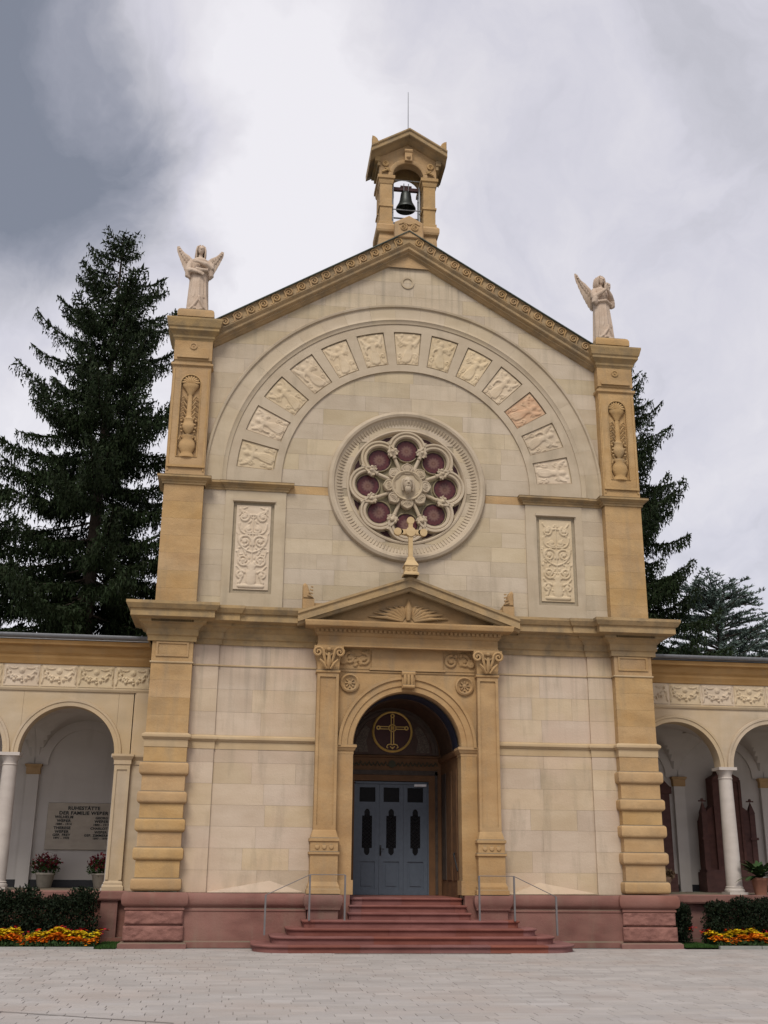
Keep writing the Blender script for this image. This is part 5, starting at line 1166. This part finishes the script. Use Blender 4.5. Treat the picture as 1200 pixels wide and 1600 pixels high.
def bed(x0, x1, yf, yb, side):
    sg = -1 if side == 'left' else 1
    MB().add([(x0, yf, .02), (x1, yf, .02), (x1, .95, .02), (x0, .95, .02)], [(0, 1, 2, 3)]).build('flower_bed_soil', plain('bed_soil_'+side, (.035, .025, .018), .95), kind='structure')
    def rows(name, mat, ya, yb_, n, zc, lab, x0_=x0, x1_=x1, s=.075):
        b = MB()
        for _ in range(n):
            x = random.uniform(x0_, x1_); y = random.uniform(ya, yb_); z = zc+random.uniform(-.05, .05)+.05*math.sin(x*5.3)+.03*math.sin(x*13.1)
            if math.sin(x*7.7+ya*9)+math.sin(x*17.3) < -1.45: continue
            for k in range(6):
                a = 2*PI*k/6+random.random(); q = s*random.uniform(.6, 1.1); k0 = len(b.v)
                c_ = (x, y, z); t = random.uniform(-.5, .3)
                b.v += [c_, (x+q*math.cos(a-.5), y+q*math.sin(a-.5), z+q*t), (x+q*1.2*math.cos(a), y+q*1.2*math.sin(a), z+q*t*1.3), (x+q*math.cos(a+.5), y+q*math.sin(a+.5), z+q*t)]; b.f.append((k0, k0+1, k0+2, k0+3))
        o = b.build(name, mat, kind='stuff'); tag(o, lab, 'flowers'); return o
    rows('orange_marigolds', ORANGE, yf+.05, yf+.45, 1500, .20, f'orange marigolds along the front of the {side} flower bed')
    rows('yellow_marigolds', YELLOW, yf+.42, yf+.72, 900, .31, f'yellow marigolds behind the orange row in the {side} bed')
    rows('red_begonias', REDF, yf+.74, yf+1.0, 170, .34, f'red flowers at the back of the {side} bed below the hedge', *( (x0, x1+.18) if sg < 0 else (x0-.35, x1)))
    b = MB()
    for _ in range(9000):
        x = random.uniform(x0, x1); y = random.uniform(yf, yf+.95); z = random.uniform(.02, .12+.2*(y-yf)); s = random.uniform(.04, .08); a = random.uniform(0, 6.28); k0 = len(b.v)
        b.v += [(x-s*.4*math.cos(a), y-s*.4*math.sin(a), z), (x+s*.4*math.cos(a), y+s*.4*math.sin(a), z), (x+random.uniform(-.03, .03), y, z+s)]; b.f.append((k0, k0+1, k0+2))
    tag(b.build('bedding_foliage', BEDLEAF, kind='stuff'), f'green leaves of the bedding plants in the {side} flower bed', 'foliage')
    kb = empty('bed_edging', ((x0+x1)/2, yf-.06, 0)); tag(kb, f'grey stone edging along the front of the {side} flower bed', 'edging')
    n = int((x1-x0)/1.0); em = MB().box(-.49, .49, -.05, .05, -.02, .05).mesh('kerb_stone', stone('kerb_stone_'+side, (.25, .25, .23), (.32, .31, .29), 3, rand=.5))
    for i in range(n): o = put('kerb_stone', em, kb, (-(x1-x0)/2+(i+.5)*(x1-x0)/n, 0, 0)); o.scale.x = (x1-x0)/n
bed(-13.5, -7.15, -.80, .3, 'left'); bed(7.62, 13.0, -.35, .7, 'right')
for side, (x0, x1, y0, y1) in (('left', (-7.15, -6.72, -.80, .9)), ('right', (6.72, 7.62, -.38, 1.0))):
    b = MB()
    for _ in range(5000):
        x = random.uniform(x0, x1); y = random.uniform(y0, y1); s = random.uniform(.03, .09); a = random.uniform(0, 6.28); k0 = len(b.v)
        b.v += [(x-.008*math.cos(a), y-.008*math.sin(a), 0), (x+.008*math.cos(a), y+.008*math.sin(a), 0), (x+random.uniform(-.03, .03), y+random.uniform(-.03, .03), s)]; b.f.append((k0, k0+1, k0+2))
    b.add([(x0, y0, .012), (x1, y0, .012), (x1, y1, .012), (x0, y1, .012)], [(0, 1, 2, 3)])
    tag(b.build('grass_patch', GRASS, kind='stuff'), f'small patch of green grass beside the {side} chapel pier', 'grass')

# ================================================================== ANGEL STATUES
def remesh(b, voxel, mat, name):
    me = b.mesh(name, mat, recalc=True); o = bpy.data.objects.new('tmp', me); C.objects.link(o)
    md = o.modifiers.new('r', 'REMESH'); md.mode = 'VOXEL'; md.voxel_size = voxel; md.use_smooth_shade = True
    ms = o.modifiers.new('s', 'SMOOTH'); ms.iterations = 2; ms.factor = .4
    dg = bpy.context.evaluated_depsgraph_get(); m2 = bpy.data.meshes.new_from_object(o.evaluated_get(dg)); bpy.data.objects.remove(o)
    m2.name = name; m2.materials.clear(); m2.materials.append(mat); m2.polygons.foreach_set('use_smooth', [True]*len(m2.polygons)); return m2
def hand(b, wrist, d, palm_n, side):
    """palm with five fingers leaving along d; palm_n is the palm normal, side points to the thumb"""
    w = Vector(wrist); d = Vector(d).normalized(); pn = Vector(palm_n).normalized(); s = Vector(side).normalized()
    b.tube([w, w+d*.05, w+d*.11], [.035, .045, .04], 8, flat=.7)
    for k, l in enumerate((.085, .10, .095, .075)):
        o_ = s*(.036-.024*k); q = w+d*.10+o_; b.tube([q, q+d*l*.55+pn*.006, q+d*l+pn*.022], [.014, .013, .009], 6)
    q = w+d*.035+s*.04; b.tube([q, q+d*.04+s*.025, q+d*.085+s*.025+pn*.01], [.016, .014, .010], 6)
def angel(name, loc, rz, label, pose):
    root = empty(name, loc, rz); tag(root, label, 'statue')
    b = MB(); nA = 48
    lv = [(0.0, .285, .24), (.08, .282, .24), (.3, .27, .235), (.6, .255, .22), (.85, .245, .205), (1.05, .24, .19), (1.18, .235, .175), (1.25, .225, .165), (1.36, .23, .165), (1.48, .235, .165), (1.58, .215, .15), (1.635, .15, .115), (1.66, .07, .07)]
    vs = []
    for z, rx_, ry_ in lv:
        for i in range(nA):
            a = 2*PI*i/nA; fold = max(0, min(1, (1.2-z)/.7)); f_ = 1+fold*(.045*math.cos(9*a+.6*math.sin(2*a)+z*1.3)+.022*math.cos(17*a+1))
            x = rx_*f_*math.cos(a); y = ry_*f_*math.sin(a)
            zz = z
            front = math.exp(-((a-1.5*PI)/.40)**2)
            if z < .35: y += front*.0; zz = z
            vs.append((x, y, zz))
    b.add(vs, [(j*nA+i, j*nA+(i+1) % nA, (j+1)*nA+(i+1) % nA, (j+1)*nA+i) for j in range(len(lv)-1) for i in range(nA)] + [tuple(range(nA-1, -1, -1)), tuple((len(lv)-1)*nA+i for i in range(nA))])
    # fold lines down the front, central pleat
    for x in (-.17, -.09, .0, .1, .18): b.tube([(x*.8, -.175+abs(x)*.25, 1.15), (x*.9, -.205+abs(x)*.3, .8), (x*1.05, -.225+abs(x)*.35, .5), (x*1.4, -.225+abs(x)*.45, .06 if abs(x) > .12 else .42)], [.02, .028, .03, .03], 6)
    # drawn-up hem: an inverted V of cloth edge
    b.tube([(-.24, -.14, .03), (-.13, -.22, .12), (-.02, -.25, .30), (.03, -.25, .44)], [.035, .035, .03, .03], 6); b.tube([(.25, -.13, .03), (.15, -.21, .13), (.05, -.25, .28), (.03, -.25, .42)], [.035, .035, .03, .03], 6)
    # feet and shins
    for sx in (-.075, .075): b.tube([(sx, -.10, .28), (sx, -.20, .09), (sx, -.22, .05), (sx*1.2, -.34, .03)], [.05, .045, .05, .035], 8)
    # neck, head
    b.tube([(0, -.01, 1.58), (0, -.02, 1.76)], [.07, .055], 10)
    hd = Vector((0, -.04, 1.875))
    b.ball(hd, (.090, .108, .128), 18, 14); b.ball((0, -.065, 1.80), (.062, .075, .062), 12, 8)
    b.tube([(0, -.145, 1.91), (0, -.172, 1.855)], [.011, .019], 6)
    for sx in (-1, 1): b.tube([(sx*.065, -.125, 1.905), (sx*.02, -.143, 1.91)], .013, 6); b.ball((sx*.036, -.130, 1.888), .013, 8, 6)
    b.tube([(-.026, -.138, 1.813), (0, -.146, 1.816), (.026, -.138, 1.813)], .010, 6)
    # belt / blousing
    b.tube([(.245*math.cos(a), -.19*math.sin(a)*1.0-.0, 1.17+.015*math.sin(3*a)) for a in np.linspace(0, 2*PI, 25)], .026, 6)
    if pose == 'crossed':
        # (viewer's) left arm hangs forward and down across the waist, right arm folded across the chest
        b.tube([(-.20, .0, 1.55), (-.27, -.05, 1.38), (-.29, -.1, 1.20)], [.085, .085, .085], 10); b.tube([(-.29, -.1, 1.2), (-.2, -.2, 1.18), (-.06, -.25, 1.12)], [.085, .065, .04], 10)
        b.tube([(-.29, -.1, 1.22), (-.30, -.08, 1.05), (-.24, -.1, 1.0)], [.09, .07, .03], 8)
        hand(b, (-.07, -.25, 1.125), (1, -.05, -.3), (0, -1, 0), (0, 0, 1))
        b.tube([(.20, .0, 1.55), (.28, -.06, 1.42), (.27, -.12, 1.27)], [.09, .10, .10], 10); b.tube([(.27, -.12, 1.3), (.12, -.23, 1.38), (-.03, -.24, 1.42)], [.10, .075, .04], 10)
        b.tube([(.26, -.12, 1.25), (.29, -.1, 1.1), (.26, -.08, 1.02)], [.085, .08, .03], 8); hand(b, (-.02, -.245, 1.42), (-1, -.05, .15), (0, 1, 0), (0, 0, 1))
        b.tube([(.2, -.2, 1.22), (.02, -.24, 1.19), (-.12, -.22, 1.24)], [.05, .055, .04], 8)
    else:
        for sx in (-1, 1):
            b.tube([(sx*.19, .0, 1.55), (sx*.27, -.05, 1.40), (sx*.28, -.10, 1.25)], [.085, .09, .09], 10); b.tube([(sx*.28, -.1, 1.27), (sx*.16, -.22, 1.38), (sx*.025, -.29, 1.50)], [.095, .065, .034], 10)
            b.tube([(sx*.27, -.12, 1.24), (sx*.29, -.1, 1.12), (sx*.24, -.12, 1.06)], [.09, .085, .04], 8); hand(b, (sx*.026, -.29, 1.50), (0, -.12, 1), (-sx, 0, 0), (0, 1, .1))
        b.tube([(-.22, -.15, 1.14), (0, -.22, 1.19), (.22, -.15, 1.14)], [.04, .045, .04], 8)
    root_m = remesh(b, .0135, STATUE, 'robed_figure'); put('robed_figure', root_m, root)
    # hair: long locks falling to the shoulders
    h = MB(); h.ball((0, -.015, 1.90), (.104, .112, .122), 14, 10)
    for sx in (-1, 1):
        for k in range(6):
            y = -.085+.035*k; h.tube([(sx*.02, y*.8, 2.015-.008*k), (sx*.095, y, 1.95), (sx*.118, y+.005, 1.85), (sx*(.115+.01*(k % 2)), y+.02, 1.74), (sx*.10, y+.03, 1.64)], [.02, .026, .027, .026, .014], 6)
    for k in range(-2, 3): h.tube([(k*.03, .05, 2.0), (k*.04, .1, 1.88), (k*.045, .11, 1.7), (k*.04, .12, 1.58)], [.03, .035, .035, .02], 6)
    h.build('hair', STATUE, root, True, ang=70)
    # wings: raised, layered feathers
    for sx in (-1, 1):
        w = MB()
        base = Vector((sx*.10, .16, 1.46))
        tip = Vector((sx*.58, .30, 2.12)); elbow = Vector((sx*.32, .25, 1.82))
        lead = [base, Vector((sx*.2, .22, 1.68)), elbow, Vector((sx*.43, .28, 1.92)), Vector((sx*.51, .29, 2.02)), tip]
        w.tube(lead, [.06, .055, .05, .035, .022, .010], 8, flat=.6)
        nfe = 15
        for k in range(nfe):
            t = k/(nfe-1); i = min(4, int(t*5)); f_ = t*5-i; p = lead[i].lerp(lead[i+1], f_)
            tgt = Vector((sx*(.14+.37*t), .20+.10*t, 1.02+.86*t**1.35)) + Vector((sx*.02, 0, 0))
            d = tgt-p; nrm_ = Vector((0, 1, 0)); s_ = d.cross(nrm_).normalized(); yo = .012*(k % 2)
            kk = len(w.v); wd = .066-.012*t
            for u, ww in ((0, .7), (.4, 1), (.75, .95), (.93, .6), (1.0, .05)):
                q = p+d*u; w.v += [tuple(q-s_*wd*ww+Vector((0, yo, 0))), tuple(q+Vector((0, yo-.016, 0))), tuple(q+s_*wd*ww+Vector((0, yo, 0))), tuple(q+Vector((0, yo+.02, 0)))]
            w.f += [(kk+4*a+c_, kk+4*a+(c_+1) % 4, kk+4*a+4+(c_+1) % 4, kk+4*a+4+c_) for a in range(4) for c_ in range(4)] + [(kk+3, kk+2, kk+1, kk), (kk+16, kk+17, kk+18, kk+19)]
        for row in range(2):
            for k in range(9):
                t = (k+.5)/9; i = min(4, int(t*5)); f_ = t*5-i; p = lead[i].lerp(lead[i+1], f_); tgt = Vector((sx*(.14+.37*t), .20+.10*t, 1.02+.86*t**1.35)); q = p.lerp(tgt, .28+.22*row); q2 = p.lerp(tgt, .05+.2*row)
                w.tube([q2+Vector((0, -.03, 0)), q2.lerp(q, .6)+Vector((0, -.04, 0)), q+Vector((0, -.02, 0))], [.024, .028, .010], 6, flat=.4)
        w.build('wing', STATUE, root, True, ang=50, recalc=True)
    root.scale = (1.09, 1.09, 1.09)
    return root
angel('angel_statue', (-5.94, .17, 16.43), R(6), 'pale stone angel with crossed arms and raised wings on the left corner pier', 'crossed')
angel('angel_statue', (5.82, .17, 16.43), R(19), 'pale stone angel praying with joined hands on the right corner pier', 'praying')

# ================================================================== TREES
def spruce(x, y, h, base_r, lab, seed, mat=SPRUCE, z_low=5.0, lean=0., cover=1.0, name='spruce_tree'):
    t_ = empty(name, (x, y, 0)); tag(t_, lab, 'tree'); r = random.Random(seed)
    tr = MB(); ax = lambda z: Vector((lean*(z-h)/h*1.0, 0, z))
    tr.tube([ax(h*k/10) for k in range(11)], [.42*(1-k/10)+.02 for k in range(11)], 9); tr.build('trunk', BARK, t_, True)
    br = MB(); lf = MB()
    V = Vector
    def needle(p, d, s):
        sd = d.cross(V((r.gauss(0, 1), r.gauss(0, 1), r.gauss(0, 1))));
        if sd.length < 1e-4: return
        sd.normalize(); k = len(lf.v); w = s*r.uniform(.16, .28)
        lf.v += [tuple(p-sd*w), tuple(p+d*s), tuple(p+sd*w)]; lf.f.append((k, k+1, k+2))
    z = z_low
    while z < h-.3:
        t = (h-z)/(h-z_low); n = 5 if t > .1 else 4; a0 = r.uniform(0, 6.28)
        for k in range(n):
            if r.random() > cover*.88: continue
            a = a0+2*PI*k/n+r.uniform(-.35, .35); L_ = base_r*(t**.66)*r.choice((.55, .75, .9, 1.0, 1.12))*r.uniform(.85, 1.08)+.25; d = V((math.cos(a), math.sin(a), 0))
            droop = .22+.38*t*r.uniform(.7, 1.3); tipup = r.uniform(.18, .46); pts = []; m_ = 9
            for i in range(m_):
                u = i/(m_-1); pts.append(ax(z)+d*L_*u+V((0, 0, L_*(-droop*u*(1-.15*u)+tipup*u**3.0) + .35*(1-t)*u*L_)))
            br.tube(pts, [.05*(1-.9*i/(m_-1))*(.4+.8*t) for i in range(m_)], 5, cap=False)
            ns = max(5, int(L_*11.5)); side = V((-d.y, d.x, 0))
            for j in range(ns):
                u = .14+.86*(j+r.random())/ns; i = min(m_-2, int(u*(m_-1))); f_ = u*(m_-1)-i; p = pts[i].lerp(pts[i+1], f_); tang = (pts[i+1]-pts[i]).normalized()
                for s_ in (-1, 1):
                    # side twig, then hanging sprays
                    l = (.25+.8*(1-u)*min(1, L_/3))*r.uniform(.5, 1.15); tw = (tang*.55+side*s_*.9+V((0, 0, r.uniform(-.35, .05)))).normalized()
                    q = p; nst = max(2, int(l/.10))
                    for g in range(nst):
                        q = p+tw*l*(g+1)/nst; needle(q-tw*.1, (tw+V((r.gauss(0, .3), r.gauss(0, .3), r.gauss(0, .3)))).normalized(), r.uniform(.11, .22))
                        hang = r.random()
                        if hang < .8:
                            hl = r.uniform(.15, .62)*(.5+.7*t); nn = max(1, int(hl/.09))
                            for g2 in range(nn): needle(q+V((r.gauss(0, .03), r.gauss(0, .03), -hl*g2/nn)), V((r.gauss(0, .3), r.gauss(0, .3), -1)).normalized(), r.uniform(.10, .19))
                needle(p, (tang+V((r.gauss(0, .4), r.gauss(0, .4), .5))).normalized(), r.uniform(.15, .28))
        z += (.56 if t > .25 else .46)*r.uniform(.7, 1.3)
    for k in range(60):
        u = r.random(); p = ax(h-1.1*u); needle(p, V((r.gauss(0, .8)*u, r.gauss(0, .8)*u, .8)).normalized(), r.uniform(.15, .3))
    br.build('branches', BARK, t_); lf.build('crown', mat, t_)
    return t_
spruce(-9.85, 12, 26.0, 6.6, 'tall dark spruce with drooping sprays behind the left arcade', 11, z_low=6.4, lean=.1)
spruce(-15.2, 15, 17.5, 4.6, 'lower dark spruce at the left edge behind the arcade roof', 5, z_low=5.5)
spruce(11.2, 14, 23.2, 4.5, 'tall dark spruce rising behind the right corner pier', 23, z_low=6.0, lean=.0)
def cedar(x, y, h, rad, lab, seed):
    t_ = empty('cedar_tree', (x, y, 0)); tag(t_, lab, 'tree'); r = random.Random(seed); V = Vector
    MB().tube([(0, 0, 0), (.1, 0, h*.5), (0, 0, h*.95)], [.35, .22, .04], 9).build('trunk', BARK, t_, True)
    br = MB(); lf = MB()
    for k in range(280):
        u = r.random()**.8; z = h*(.32+.62*u); a = r.uniform(0, 6.28); L_ = rad*(1-.72*u)*r.uniform(.6, 1.1); d = V((math.cos(a), math.sin(a), 0)); rise = r.uniform(.12, .55)
        pts = [V((0, 0, z))+d*L_*i/6+V((0, 0, L_*rise*(i/6)-.12*L_*(i/6)**2)) for i in range(7)]; br.tube(pts, [.05*(1-.85*i/6) for i in range(7)], 5, cap=False); side = V((-d.y, d.x, 0))
        for j in range(int(L_*16)):
            u2 = .25+.75*r.random(); i = min(5, int(u2*6)); p = pts[i].lerp(pts[i+1], u2*6-i); l = r.uniform(.1, .75)*(1.2-u2)
            tw = (d*.6+side*r.choice((-1, 1))*r.uniform(.2, 1)+V((0, 0, r.uniform(-.05, .35)))).normalized(); nst = max(2, int(l/.1))
            for g in range(nst):
                q = p+tw*l*(g+1)/nst
                for _ in range(2):
                    dd = (tw+V((r.gauss(0, .6), r.gauss(0, .6), .4+r.gauss(0, .4)))).normalized(); sd = dd.cross(V((r.gauss(0, 1), r.gauss(0, 1), r.gauss(0, 1)))).normalized(); s = r.uniform(.10, .20); k0 = len(lf.v)
                    lf.v += [tuple(q-sd*s*.22), tuple(q+dd*s), tuple(q+sd*s*.22)]; lf.f.append((k0, k0+1, k0+2))
    br.build('branches', BARK, t_); lf.build('crown', CEDAR, t_)
cedar(17.2, 19, 15.0, 6.2, 'blue green cedar with fine twigs above the right arcade roof', 4)
cedar(22.0, 21, 14.0, 5.6, 'blue green cedar at the right edge behind the arcade', 9)
def bush(x, y, h, w, lab, seed):
    t_ = empty('round_bush', (x, y, 0)); tag(t_, lab, 'shrub'); b = MB(); r = random.Random(seed)
    for k in range(14): tufts(b, (r.uniform(-w*.5, w*.5), r.uniform(-w*.4, w*.4), h*r.uniform(.35, .85)), (w*.4, w*.4, h*.22), 700, .14, .6, r=r)
    b.build('foliage', YEW, t_); MB().tube([(0, 0, 0), (0, 0, h*.7)], [.15, .05], 7).build('trunk', BARK, t_)
bush(10.4, 8.0, 9.2, 2.4, 'dark bush just above the gutter beside the right chapel pier', 8)
